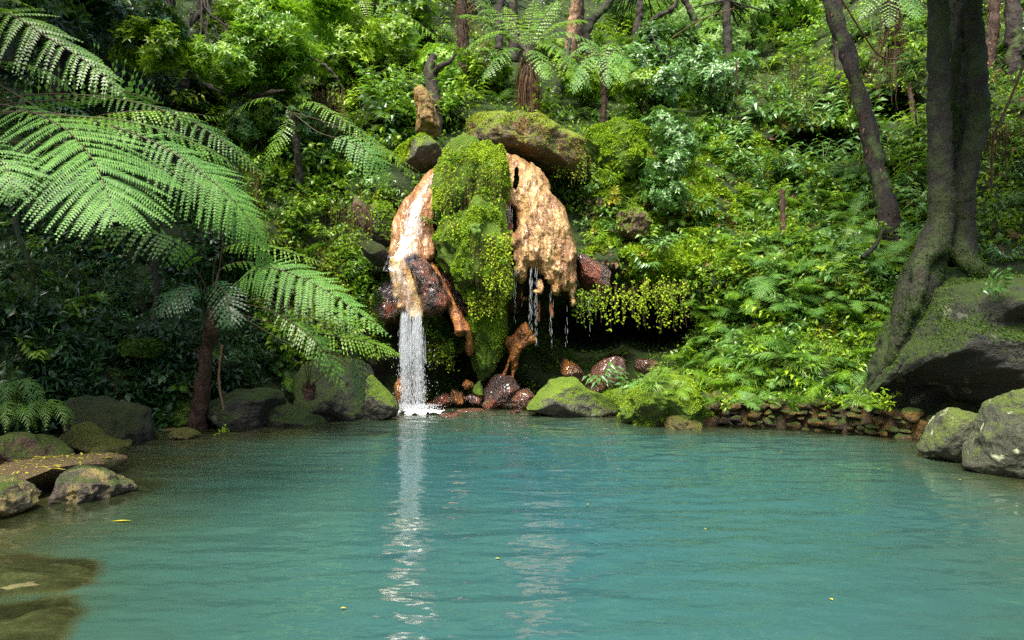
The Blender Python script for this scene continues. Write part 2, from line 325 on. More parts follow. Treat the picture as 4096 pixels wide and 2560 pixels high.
bx, by = np.meshgrid(np.linspace(-12, 12, 240), np.linspace(-1.4, 16.5, 200), indexing='ij')
bz = -pooldepth(bx, by)-.02+.02*fbm(np.stack([bx, by, 0*bx], -1)*3, 3)
g = Geo(); g.grid(np.stack([bx, by, bz], -1)); M['bed'] = rockmat('bed', (.10, .085, .04), (.24, .20, .10), moss=0, rough=.8, stain=(.20, .13, .04))
tag(g.build('pool_bed', [M['bed']]), kind='structure')
# water: thin surface, milky in proportion to the depth below it
SUB = [([(-40, 566), (20, 562), (70, 563), (96, 568), (104, 577), (92, 590), (70, 598), (20, 601), (-40, 606)], -.045), ([(-40, 626), (10, 615), (50, 604), (76, 603), (78, 620), (72, 650), (40, 690), (-40, 700)], -.05), ([(70, 506), (110, 492), (140, 490), (165, 496), (150, 506), (110, 520), (60, 528)], -.12)]
ry_ = np.concatenate([np.linspace(-1.3, 3.2, 40), 3.2*(16.3/3.2)**np.linspace(.004, 1, 900)]); fu = np.linspace(-1, 1, 620); wy, fu = np.meshgrid(ry_, fu, indexing='ij'); wx = fu*(np.maximum(wy, 3)*.74+.4)
fx0, fy0 = -1.75, 13.2; wr_ = np.hypot(wx-fx0, wy-fy0); wa_ = np.arctan2(wy-fy0, wx-fx0)*3.0
Q1 = np.stack([wr_*1.5, wa_*1.1, 0*wx], -1); Q2 = np.stack([wx*1.9, wy*3.6, 0*wx+7], -1)
warp = noise3(np.stack([wx*.9, wy*.9, 0*wx+3], -1))
wz = .0100*noise3(Q1*np.array([1.5, 1.4, 1])+warp[..., None]*.5)+.0075*noise3(Q2)+.0055*noise3(np.stack([wx*.9, wy*4.6, 0*wx+2], -1)+warp[..., None]*.6)+.0036*noise3(Q2*2.3+4)+.0016*noise3(Q2*5.3+9)
wz *= 1.3*np.clip(.55+.6*noise3(np.stack([wx*.35, wy*.35, 0*wx+11], -1))+.3, .35, 1.3)
g = Geo(); g.grid(np.stack([wx, wy, wz], -1)[:, ::-1]); m, n, out = newmat('water'); water = g.build('water', [m]); tag(water, kind='structure')
dep = pooldepth(wx, wy)
for pl, tp_ in SUB:
    o = spline_closed([((a-512)/(b-HY)*(CZ-tp_), F*(CZ-tp_)/(b-HY)) for a, b in pl], 60); dd = polydist(wx, wy, o)*np.where(inpoly(wx, wy, o), 1, -1); t = np.clip((dd+.05*fbm(np.stack([wx*3, wy*3, 0*wx], -1), 3))/.10+.5, 0, 1); dep = dep*(1-t)+np.minimum(dep, -tp_)*t
at = water.data.attributes.new('depth', 'FLOAT', 'POINT'); at.data.foreach_set('value', dep[:, ::-1].ravel().astype(np.float32))
a = N(n, 'ShaderNodeAttribute', attribute_name='depth'); murk = mth(n, 'SUBTRACT', 1, mth(n, 'POWER', 2.718, mth(n, 'MULTIPLY', a.outputs['Fac'], -4.2)), True)
cl = noise(n, coords(n), .5, 3)
wc = ramp(n, mth(n, 'ADD', mth(n, 'MULTIPLY', a.outputs['Fac'], .45), mth(n, 'MULTIPLY', mth(n, 'SUBTRACT', cl, .5), .35)), [(.05, (.048, .058, .022)), (.3, (.032, .080, .060)), (.75, (.023, .088, .101))])
v = coords(n, (1, 1, 1)); n1 = noise(n, coords(n, (1.0, 1.5, 1)), 2.2, 2, .5, .4); n2 = noise(n, coords(n, (1, 1.8, 1)), 7, 3, .55, .6); n3 = noise(n, coords(n, (1, 1.3, 1)), 22, 2, .5)
h = mth(n, 'ADD', mth(n, 'ADD', mth(n, 'MULTIPLY', n1, 1.2), mth(n, 'MULTIPLY', n2, .42)), mth(n, 'MULTIPLY', n3, .07))
nb = bump(n, h, .12, .02)
df = N(n, 'ShaderNodeBsdfDiffuse'); n.links.new(wc, df.inputs[0]); tp = N(n, 'ShaderNodeBsdfTransparent'); tp.inputs[0].default_value = (.80, .92, .84, 1)
m1 = N(n, 'ShaderNodeMixShader'); n.links.new(murk, m1.inputs[0]); n.links.new(tp.outputs[0], m1.inputs[1]); n.links.new(df.outputs[0], m1.inputs[2])
gl = N(n, 'ShaderNodeBsdfGlossy'); gl.inputs['Roughness'].default_value = .015; n.links.new(nb, gl.inputs['Normal'])
fr = N(n, 'ShaderNodeFresnel'); fr.inputs[0].default_value = 1.85; n.links.new(nb, fr.inputs['Normal'])
m2 = N(n, 'ShaderNodeMixShader'); n.links.new(fr.outputs[0], m2.inputs[0]); n.links.new(m1.outputs[0], m2.inputs[1]); n.links.new(gl.outputs[0], m2.inputs[2]); n.links.new(m2.outputs[0], out.inputs[0])
# the forested slopes that close the gully behind and beside the viewer
th, hh = np.meshgrid(np.linspace(R(155), R(385), 90), np.linspace(0, 1, 40), indexing='ij')
rad = 13+hh*9; P = np.stack([np.cos(th)*rad, 3+np.sin(th)*rad, -1+hh*10], -1); P += (fbm(P*.25, 3)*1.5)[..., None]*np.array([1, 1, .5]); P += (fbm(P*1.3, 3)*.7)[..., None]
M['far_slope'] = rockmat('far_slope', (.01, .015, .005), (.03, .05, .012), moss=.7, mossc=((.01, .03, .005), (.05, .10, .01)), scale=.9)
g = Geo(); g.grid(P); tag(g.build('far_slope', [M['far_slope']]), kind='structure')

# ================================================================ ROCKS
def rock(outline, D, T, mat, name='boulder', label=None, amp=.05, freq=1.6, box=.75, tilt=0., nt_=128, np_=64, seed=0, group=None, cat='rock', facets=.0, mossgrow=0, mossmat='moss_leaf', build=True, back=None, cuts=9, msize=(.03, .075), drape=0):
    o = spline_closed(outline, nt_); c = (o.max(0)+o.min(0))/2
    ph = np.linspace(.0, math.pi, np_); s = np.sin(ph)**box; cz = np.cos(ph); cz = np.sign(cz)*np.abs(cz)**.9
    px = c[0]+(o[:, None, 0]-c[0])*s[None]; py = c[1]+(o[:, None, 1]-c[1])*s[None]
    off = -T*cz[None]*np.ones((nt_, 1)); off = np.where(off > 0, off*(back if back else 1), off)+tilt*(c[1]-py)/F*D
    base = W(px, py, D); base[..., 1] += off; base[..., 0] *= 1+.5*off/D*0; cen = W(c[0], c[1], D)
    V = base; rr_ = np.random.default_rng(int(seed)+900); ext = V-cen
    for k in range(cuts):
        nd = rr_.normal(size=3); nd[1] = -abs(nd[1])*1.1; nd = nd/np.linalg.norm(nd); pr_ = (ext*nd).sum(-1); lim = pr_.max()*rr_.uniform(.62, .88); over = np.maximum(pr_-lim, 0)
        ext = ext-nd*(over*.85)[..., None]
    V = cen+ext; rd = nrm(ext); sc_ = min(1., np.abs(ext).max()/.5)
    dsp = amp*fbm(V*freq+seed*3.7, 5, .55)+.35*amp*ridge(V*freq*2.6+seed, 4)+.012*fbm(V*min(16., 5/np.abs(ext).max())+seed, 3)
    if drape: dsp = drape*fbm(V*np.array([2.6, 2.6, .9])+seed, 4)+.35*drape*ridge(V*np.array([6, 6, 2.2])+seed, 3)
    if facets: dsp = dsp+facets*ridge(V*freq*1.5+seed, 4)
    V = V+rd*(dsp-.2*amp)[..., None]
    g = Geo(); g.grid(V, 0, True, closed_u=True)
    if not build: return g, V
    org = W(c[0], o[:, 1].max(), D); ob = g.build(name, [mat], origin=org); tag(ob, label, cat, group)
    if mossgrow:
        tufts(V, mossgrow, mossmat, ob, org, size=msize, hang=.7 if drape else 0)
    return ob
def tufts(V, count, matname, parent, org, size=(.025, .06), up=-.2, seed=1, clump=1.6, name='moss', hang=0):
    """short moss and leaf tufts growing on a gridded rock surface"""
    r = np.random.default_rng(seed+count); a = V[:-1, :-1]; b = V[1:, :-1]; c = V[:-1, 1:]; nn = np.cross(b-a, c-a); A = np.linalg.norm(nn, axis=-1); nn = nrm(nn)
    cen = V.reshape(-1, 3).mean(0); s = np.sign(((a-cen)*nn).sum(-1).sum()); nn = nn*s
    wgt = A*(nn[..., 2] > up)*np.clip(.5-nn[..., 1]*1.2, .0, 1)*(np.clip(fbm(a*clump+4, 2)+.35, 0, 1)); wgt = wgt.ravel()
    i = r.choice(len(wgt), count, p=wgt/wgt.sum()); u1, v1 = r.random((2, count))[:, :, None]
    P = a.reshape(-1, 3)[i]; P = P+(b-a).reshape(-1, 3)[i]*u1+(c-a).reshape(-1, 3)[i]*v1; n_ = nn.reshape(-1, 3)[i]
    d = nrm(n_*.7+r.normal(size=(count, 3))*.6+np.array([0, -.2, -.15-hang])); L = r.uniform(*size, count)*(1+hang*r.random(count))
    g = Geo(); g.leaves(P-n_*.01-org, d, nrm(n_+r.normal(size=(count, 3))*.4), L, L*.6)
    g.build(name, [M[matname]], parent)
Pt = lambda pts, ox=0, oy=0, k=1.: [(ox+a*k, oy+b*k) for a, b in pts]
# boulders around and above the fall
rock(Pt([(469, 128), (482, 119), (503, 114.6), (534, 117), (556, 123.5), (574, 134), (586, 149), (587, 166), (579, 178), (563, 174), (545, 168), (524, 160), (500, 156), (478, 150), (470, 141)]), 15.7, .9, M['rock_boulder'], label='huge rounded boulder with a mossy crown overhanging the top of the orange falls', amp=.13, seed=1, cuts=0, msize=(.02, .05), mossgrow=6000, mossmat='moss_gold_leaf')
rock(Pt([(395, 150), (412, 140.5), (433, 135.5), (441, 144), (446, 157), (437, 166), (424, 173), (408, 167), (398, 160)]), 15.2, .55, M['rock_mossy'], label='wedge of dark rock with bright moss on top beside the head of the orange channel', amp=.05, seed=2, mossgrow=2500)
rock(Pt([(414, 100), (419, 90), (429, 92), (434, 104), (438, 123), (437, 135), (420, 132), (416, 117)]), 16.6, .35, M['rock_ochre'], label='tall narrow ochre rock standing against the slope under the gnarled stump', amp=.09, seed=3, cuts=2, freq=2.5)
rock(Pt([(588, 141), (597, 132), (612, 126), (630, 125), (644, 132), (649, 148), (640, 160), (640, 178), (628, 190), (605, 193), (592, 180), (590, 158)]), 16.2, .8, M['rock_moss_full'], label='bright mossy hump of rock just past the huge rounded boulder', amp=.18, freq=1.8, seed=4, cuts=4, mossgrow=14000, msize=(.02, .06))
rock(Pt([(620, 213), (634, 208), (646, 214), (650, 228), (645, 241), (628, 237), (619, 226)]), 14.75, .4, M['rock_brown'], label='bare brown rock peering out of the moss above the cave', amp=.10, seed=5, cuts=3, freq=2.6, mossgrow=500)
rock(Pt([(577, 258), (584, 254), (596, 256), (606, 262), (612, 275), (611, 291), (600, 296), (588, 288), (578, 280)]), 14.2, .35, M['rock_wet'], label='wet reddish black rock at the edge of the cave mouth', amp=.06, seed=6, facets=.03)
rock(Pt([(352, 196), (359, 198), (370, 213), (375, 228), (371, 236), (360, 234), (352, 222)]), 14.0, .35, M['rock_brown'], label='dark brown rock face half hidden by plants beside the orange channel', amp=.05, seed=7)
rock(Pt([(368, 206), (380, 202), (394, 210), (396, 225), (391, 245), (378, 246), (370, 232)]), 14.3, .4, M['rock_mossy'], label='grey mossy rock wedged between the brown rock and the orange channel', amp=.05, seed=8, mossgrow=1200)
rock(Pt([(360, 243), (372, 240), (384, 247), (392, 258), (392, 266), (380, 268), (366, 258)]), 13.9, .35, M['rock_left'], label='smooth grey stone lodged beside the foot of the upper cascade', amp=.03, seed=9)
rock(Pt([(377, 296), (384, 283), (394, 280), (402, 292), (404, 312), (396, 322), (380, 314)]), 14.0, .4, M['rock_wet'], label='wet black knob beside the lower cascade lip', amp=.06, seed=10, facets=.04, mossgrow=700, mossmat='moss_dark_leaf')
rock(Pt([(402, 308), (423, 312), (440, 312), (462, 318), (474, 330), (475, 350), (455, 356), (432, 352), (420, 342), (405, 328)]), 14.6, .55, M['rock_moss_full'], label='shaded mossy bulge behind the falling water', amp=.12, seed=11, mossgrow=3500, mossmat='moss_dark_leaf')
rock(Pt([(425, 262), (434, 248), (446, 238), (458, 250), (466, 275), (474, 300), (470, 318), (455, 322), (442, 300), (432, 282)]), 14.25, .35, M['rock_wet'], label='wet black rock face between the cascade and the mossy mound', amp=.09, seed=12, facets=.05, freq=2.4)
# the central mossy mounds
rock(Pt([(432, 168), (450, 150), (475, 146), (505, 152), (512, 175), (518, 205), (522, 240), (524, 280), (520, 300), (500, 312), (480, 330), (466, 322), (450, 300), (438, 262), (430, 225), (430, 190)]), 15.0, .85, M['rock_brown'], label='brown cliff rock carrying the two green mounds', amp=.2, seed=18, mossgrow=6000, mossmat='moss_dark_leaf')
rock(Pt([(436, 178), (440, 162), (452, 149), (468, 143.5), (486, 145), (500, 152), (507, 165), (508, 186), (505, 206), (494, 214), (484, 226), (468, 232), (452, 234), (440, 216), (434, 198)]), 14.3, .75, M['rock_moss_full'], label='vivid green mossy mound between the two orange falls', amp=.10, freq=2.0, seed=13, cuts=0, box=.95, drape=.21, mossgrow=34000, msize=(.012, .034))
rock(Pt([(440, 242), (447, 226), (458, 211), (480, 203), (502, 208), (511, 236), (514, 270), (511, 288), (500, 298), (484, 303), (468, 296), (456, 275), (447, 257)]), 13.9, .75, M['rock_moss_full'], label='lower mossy mound hung with brown rootlets under the vivid green mound', amp=.10, freq=2.3, seed=14, cuts=0, box=.95, drape=.22, mossgrow=30000, msize=(.012, .036))
rock(Pt([(468, 296), (485, 290), (503, 300), (506, 325), (503, 352), (494, 374), (482, 380), (472, 362), (466, 335), (464, 312)]), 14.4, .55, M['rock_moss_full'], label='column of soft moss below the lower mound', amp=.2, freq=2.6, seed=15, cuts=0, drape=.18, mossgrow=16000, msize=(.012, .036))
rock(Pt([(492, 208), (502, 200), (508, 212), (512, 232), (513, 250), (505, 244), (498, 232), (490, 222)]), 14.0, .35, M['rock_wet'], label='gnarled wet dark rock rib beside the scalloped orange fall', amp=.08, seed=16, facets=.06, freq=3)
rock(Pt([(410, 266), (404, 262), (412, 256), (425, 260), (436, 277), (448, 297), (456, 313), (449, 321), (434, 318), (425, 312), (422, 298), (416, 282)]), 13.45, .3, M['rock_wet'], label='dark wedge of wet rock splitting the lower cascade', amp=.05, seed=17, facets=.05, freq=3)
# at the pool below the fall
rock(Pt([(395, 392), (400, 377), (411, 371), (421, 382), (426, 400), (420, 412), (402, 412)]), 13.7, .35, M['rock_rust'], label='orange stained rock in the splash of the waterfall', amp=.04, seed=20, facets=.03)
for k, (cx, cyy, rx, ry, mt, lb) in enumerate([
    (443, 401, 10, 6, 'rock_wet', 'low dark stone just past the waterfall splash'), (458, 398, 8, 7, 'rock_rust', 'orange and white stone in the row of small rocks by the fall'),
    (469, 386, 6, 5, 'rock_rust', 'small rounded ochre stone perched above its wet neighbours'), (478, 390, 6, 7, 'rock_moss_full', 'small yellow mossy stone behind the ochre one'),
    (473, 400, 10, 6, 'rock_wet', 'flat black stone between the orange stone and the dark boulder'), (509, 402, 10, 7, 'rock_pale', 'pale pointed stone at the foot of the dark boulder'),
    (428, 405, 7, 3, 'rock_rust', 'low rusty stone next to the waterfall foam'), (488, 405, 8, 4, 'rock_brown', 'little brown stone at the waterline under the dark boulder')]):
    a_ = np.arange(9)*2*math.pi/9; rr = 1+.15*rng.normal(size=9)
    rock([(cx+rx*r_*math.cos(t), cyy+ry*r_*math.sin(t)) for t, r_ in zip(a_, rr)], 13.9, .2, M[mt], name='stone', label=lb, amp=.03, freq=4, facets=.03, nt_=40, np_=24, seed=k)
rock(Pt([(482, 399), (485, 386), (496, 376), (507, 377), (518, 385), (523, 398), (516, 407), (500, 409), (487, 407)]), 14.0, .4, M['rock_wet'], label='black wet boulder with an orange streak near the pool edge', amp=.06, seed=21, facets=.04)
rock(Pt([(506, 399), (515, 391), (530, 389), (541, 396), (541, 409), (520, 411), (508, 408)]), 13.9, .3, M['rock_glossy'], label='low red brown boulder against the moss capped rock', amp=.03, seed=22)
rock(Pt([(525, 394), (533, 384), (541, 376.5), (552, 372.5), (565, 374), (575, 379), (585, 389), (600, 394), (612, 400), (618, 408), (606, 414), (570, 420), (545, 420), (527, 418), (525, 406)]), 12.9, .65, M['rock_mossy'], label='moss capped grey boulder in the water before the dripping fall', amp=.06, seed=23, mossgrow=14000, msize=(.008, .02), facets=.03)
rock(Pt([(588, 389), (591, 374), (599, 364), (609, 358), (619, 358), (624, 366), (621, 377), (610, 386), (597, 391)]), 14.0, .45, M['rock_glossy'], label='glossy wet boulder shining white and brown behind the moss capped rock', amp=.04, seed=24, facets=.03)
rock(Pt([(562, 357), (568, 360), (578, 366), (586, 377), (586, 386), (574, 386), (565, 378), (560, 368)]), 14.3, .35, M['rock_rust'], label='curved ochre rock leaning next to the glossy boulder', amp=.03, seed=25)
rock(Pt([(635, 363), (640, 359), (656, 361), (660, 368), (652, 374), (638, 373)]), 14.2, .3, M['rock_glossy'], label='dark maroon slab in the shade below the cave', amp=.03, seed=26)
rock(Pt([(600, 396), (618, 388), (640, 386), (655, 394), (650, 408), (625, 414), (604, 410)]), 13.4, .4, M['rock_moss_full'], label='low mossy bank stone between the moss capped rock and the overgrown mound', amp=.05, seed=27, mossgrow=5000, msize=(.01, .03))
rock(Pt([(620, 424), (625, 410), (634, 394), (645, 382), (662, 374), (680, 377), (694, 390), (704, 402), (700, 418), (690, 428), (665, 431), (635, 429)]), 11.9, .8, M['rock_moss_full'], label='overgrown mossy mound with grass at the end of the stone wall', amp=.15, freq=2, seed=28, cuts=3, mossgrow=30000, msize=(.01, .03))
rock(Pt([(664, 427), (670, 418), (680, 415), (692, 419), (699, 427), (690, 434), (672, 434)]), 11.2, .3, M['rock_olive'], label='small olive boulder at the waterline below the overgrown mound', amp=.03, seed=29, facets=.02)
rock(Pt([(565, 414), (590, 412), (622, 411), (624, 415), (600, 419), (566, 419)]), 12.9, .3, M['rock_brown'], name='rock_ledge', label='thin flat brown ledge at water level beside the moss capped rock', amp=.01, seed=30)
for k, (cx, cyy, rx, lb) in enumerate([(470, 410.5, 14, 'reddish flat stone breaking the surface near the splash'), (449, 415, 15, 'long wet stone barely above the water in front of the fall'), (515, 412, 7, 'tiny pink stone at the surface before the low red boulder')]):
    rock([(cx-rx, cyy), (cx-rx*.3, cyy-1.6), (cx+rx*.6, cyy-1.9), (cx+rx, cyy), (cx+rx*.4, cyy+1.6), (cx-rx*.5, cyy+1.5)], 1.6*F/(cyy-319.5), .22, M['rock_glossy'], name='stone', label=lb, amp=.01, nt_=40, np_=16, seed=k)
# left bank
rock(Pt([(55, 432), (60, 412), (72, 402), (90, 399), (112, 405), (133, 409), (142, 420), (146, 433), (140, 443), (118, 450), (80, 450)]), 10.2, .7, M['rock_left'], label='broad dark mossy boulder on the shaded bank', amp=.07, seed=31, facets=.03)
rock(Pt([(64, 446), (68, 433), (78, 424), (88, 423), (103, 433), (118, 442), (127, 447), (115, 453), (90, 455), (68, 452)]), 9.6, .5, M['rock_olive'], label='sloping olive boulder in front of the broad dark one', amp=.04, seed=32)
rock(Pt([(-30, 470), (-20, 447), (0, 438), (18, 436), (40, 441), (57, 450), (62, 464), (50, 474), (20, 478)]), 8.6, .5, M['rock_brown'], label='purple brown lumpy boulder at the corner of the pool', amp=.07, seed=33, facets=.05)
rock(Pt([(24, 470), (30, 460), (42, 457), (54, 462), (58, 470), (50, 478), (30, 478)]), 8.3, .3, M['rock_brown'], label='smaller purple stone leaning on the lumpy boulder', amp=.03, seed=34)
rock(Pt([(85, 460), (90, 451), (98, 448), (105, 452), (107, 462), (112, 467), (95, 468)]), 8.9, .25, M['rock_olive'], name='stone', label='small angular olive stone at the tip of the flat slab', amp=.02, seed=35, facets=.02)
rock(Pt([(-30, 474), (0, 467), (40, 464), (80, 462), (96, 464), (104, 468), (98, 474), (66, 480), (60, 491), (30, 492), (0, 494), (-30, 498)]), 7.5, .9, M['rock_slab'], name='rock_slab', label='flat brown slab strewn with yellow petals', amp=.02, seed=36, box=.5, tilt=0)
rock(Pt([(61, 494), (62, 477), (67, 469), (80, 470), (98, 476), (112, 484), (123, 491), (121, 497), (100, 501), (78, 504), (62, 501)]), 6.9, .33, M['rock_pale'], label='craggy pale streaked rock rising from the shallows', amp=.05, seed=37, facets=.05, freq=3)
rock(Pt([(-30, 500), (-10, 486), (8, 485), (20, 490), (29, 500), (22, 510), (0, 516), (-30, 516)]), 6.3, .35, M['rock_pale'], label='craggy yellow and brown rock cut by the picture edge', amp=.04, seed=38, facets=.04, freq=3)
rock(Pt([(168, 436), (174, 430), (184, 428), (194, 431), (198, 436), (188, 440), (174, 440)]), 10.3, .2, M['rock_olive'], name='stone', label='low rounded stone alone in the water by the leaning fern trunk', amp=.02, seed=39)
rock(Pt([(208, 400), (222, 390), (250, 388), (275, 394), (285, 412), (284, 430), (262, 437), (225, 436), (210, 425)]), 11.8, .7, M['rock_giant'], label='dark grey streaked boulder behind the leaning fern trunk', amp=.06, seed=40, facets=.03)
rock(Pt([(140, 420), (150, 400), (170, 385), (190, 388), (200, 410), (205, 432), (190, 440), (150, 442)]), 11.6, .5, M['rock_moss_full'], label='mossy bank rock beside the foot of the leaning fern trunk', amp=.08, seed=41, mossgrow=4500, mossmat='moss_dark_leaf')
rock(Pt([(285, 380), (310, 362), (340, 360), (368, 368), (374, 384), (380, 400), (376, 418), (350, 425), (310, 424), (290, 412)]), 12.6, .7, M['rock_giant'], label='dark overhanging boulder under the low fern fronds', amp=.08, seed=42, facets=.04)
rock(Pt([(369, 378), (376, 381), (386, 392), (396, 407), (397, 416), (382, 419), (366, 419), (362, 400)]), 12.3, .35, M['rock_mossy'], label='grey wedge of rock next to the waterfall foam', amp=.04, seed=43, facets=.04)
rock([(250, 420), (262, 408), (285, 404), (305, 412), (325, 418), (322, 428), (280, 432), (252, 432)], 11.9, .4, M['rock_giant'], label='low dark rock along the waterline under the fronds', amp=.05, seed=44)
rock(Pt([(120, 345), (140, 338), (160, 341), (165, 352), (150, 360), (128, 358)]), 11.2, .5, M['rock_moss_full'], label='flat mossy rock with pale leaf litter on the shaded slope', amp=.04, seed=45, mossgrow=1500, mossmat='moss_dark_leaf')
# submerged
def subrock(pts, top, label, seed):
    o = np.array([W(a, b, 1.0) for a, b in pts]); o = np.array([[(p[0])*(-CZ-top*-1)/(p[2]-CZ) if 0 else p[0]*(CZ-top)/(CZ-p[2]), (CZ-top)/(CZ-p[2])] for p in o]); o = spline_closed(o, 64); c = o.mean(0)
    s = np.concatenate([np.linspace(0.01, 1, 22), np.linspace(1.02, 1.25, 8)]); z = np.concatenate([top+.03*np.ones(22)-.06*np.linspace(0, 1, 22)**4, top-np.linspace(.1, .6, 8)])
    V = np.stack([c[0]+(o[:, None, 0]-c[0])*s, c[1]+(o[:, None, 1]-c[1])*s, np.ones((64, 1))*z], -1); V[..., 2] += .018*fbm(V*np.array([3, 6, 3])+seed, 4)
    g = Geo(); g.grid(V, 0, True, closed_u=True); tag(g.build('submerged_rock', [M['rock_sub']]), label, 'rock', 'rocks under the shallow water')
M['rock_sub'] = rockmat('rock_sub', (.05, .045, .012), (.27, .25, .09), moss=0, rough=.8, scale=3, stain=(.10, .075, .02))
subrock([(-40, 566), (20, 562), (70, 563), (96, 568), (104, 577), (92, 590), (70, 598), (20, 601), (-40, 606)], -.045, 'submerged yellow brown rock with a blunt end under the shallow water', 1)
subrock([(-40, 626), (10, 615), (50, 604), (76, 603), (78, 620), (72, 650), (40, 690), (-40, 700)], -.05, 'submerged rock reaching out of frame under the clear shallows', 5)
subrock([(70, 506), (110, 492), (140, 490), (165, 496), (150, 506), (110, 520), (60, 528)], -.12, 'submerged shelf spreading from the craggy pale rock', 9)
# right side
gi, gv = rock(Pt([(886, 408), (888, 385), (893, 362), (908, 334), (924, 309), (940, 288), (957, 281), (988, 279), (1010, 288), (1030, 300), (1060, 322), (1085, 370), (1080, 425), (1020, 432), (950, 428), (905, 420)]), 10.2, 1.7, None, amp=.10, freq=1.1, seed=50, facets=.04, cuts=3, nt_=200, np_=110, build=False)
px_ = 512+gv[..., 0]/gv[..., 1]*F; py_ = HY-(gv[..., 2]-CZ)/gv[..., 1]*F
hp = [(840, 385), (885, 368), (905, 360), (940, 348), (975, 350), (1010, 368), (1050, 398), (1060, 500), (830, 500)]
hd = polydist(px_, py_, hp)*np.where(inpoly(px_, py_, hp), 1, -1)+6*fbm(gv*3, 3); hs = np.clip(hd/40, 0, 1); hs = hs*hs*(3-2*hs)
gv = gv+np.array([0, 1., 0])*(hs*(np.clip(-(gv[..., 1]-10.2), 0, 9)+.35))[..., None]+(np.clip(gv[..., 1]-8, 0, 3)*0)[..., None]
h2 = np.clip(1-np.hypot((px_-1035)/50, (py_-322)/20), 0, 1); gv = gv+np.array([0, .8, 0])*(h2*.35)[..., None]
g = Geo(); g.grid(gv, 0, True, closed_u=True); org = W(985, 425, 10.2); big = g.build('giant_boulder', [M['rock_giant']], origin=org)
tag(big, 'giant dark boulder with a black hollow beneath and moss on its crown', 'rock'); tufts(gv, 9000, 'moss_dark_leaf', big, org, up=.25, size=(.02, .045))
rock(Pt([(928, 455), (930, 444), (941, 423), (952, 411), (973, 414.5), (986, 420), (984, 440), (976, 458), (950, 462)]), 8.7, .45, M['rock_lichen'], label='grey lichen spotted boulder at the water edge under the giant boulder', amp=.04, seed=51, facets=.03)
rock(Pt([(968, 462), (973, 437), (984, 420), (999, 403), (1014, 393), (1040, 388), (1075, 400), (1090, 440), (1080, 490), (1040, 490), (1010, 480), (985, 473)]), 7.9, .45, M['rock_lichen'], label='large green grey boulder half out of the picture beside the lichen spotted one', amp=.07, seed=52, facets=.05, mossgrow=5000, mossmat='moss_dark_leaf', msize=(.008, .022), freq=1.6)
# dry stone wall along the bank
g = Geo(); wp = spline([W(684, 424, 11.45), W(730, 424, 11.55), W(790, 427, 11.2), W(850, 431, 10.8), W(905, 437, 10.3), W(965, 444, 9.7)], 46); wr = np.random.default_rng(5)
top = np.interp(np.linspace(0, 1, 46), [0, .8, 1], [.43, .40, .20]); kk = np.linspace(0, 1, 14)
back = np.array([0, .55, 0]); V = np.stack([wp+np.array([0, .0, 0])+np.array([0, 0, 1.])*(-.15+(top[:, None]+.13)*t)[:, :] if 0 else wp*np.array([1, 1, 0])+np.stack([0*top, .075+0*top, -.15+(top+.12)*t], -1) for t in kk], 1)
V2 = np.concatenate([V, (V[:, -1:]+np.array([0, .6, .02]))], 1); V2 += (fbm(V2*5, 3)*.04)[..., None]; g.grid(V2)
done = []; tries = 0
while len(done) < 150 and tries < 5000:
    tries += 1; uc = wr.random(); L = wr.uniform(.06, .19)*(1.15-.3*uc)*(.7 if wr.random() < .5 else 1); hgt = L*wr.uniform(.45, .85); tt = np.interp(uc, np.linspace(0, 1, 46), top); zz = wr.uniform(-.02, tt+.03); c = np.array([np.interp(uc, np.linspace(0, 1, 46), wp[:, a_]) for a_ in range(3)]); c[2] = zz
    if any(abs(c[0]-q[0]) < (L+q[3])*.78 and abs(c[2]-q[2]) < (hgt+q[4])*.78 for q in done): continue
    done.append((c[0], c[1], c[2], L, hgt)); c[1] += wr.uniform(-.03, .06)+.05
    o_ = spline_closed([(math.cos(a)*(1+.28*wr.normal()), math.sin(a)*(1+.28*wr.normal())) for a in np.arange(7)*.898], 22); ph_ = np.linspace(0, math.pi, 12); sn = np.sin(ph_)**.6
    S = np.stack([o_[:, None, 0]*L*sn[None], -np.cos(ph_)[None]*.11*np.ones((22, 1)), o_[:, None, 1]*hgt*sn[None]], -1); S = c+S; S += (fbm(S*8+tries, 4)*.03)[..., None]*nrm(S-c); g.grid(S, 0, True, closed_u=True)
wall = g.build('stone_wall', [M['wall_stone']]); tag(wall, 'low rough wall of brown and ochre stones holding the bank above the pool', 'stone wall')
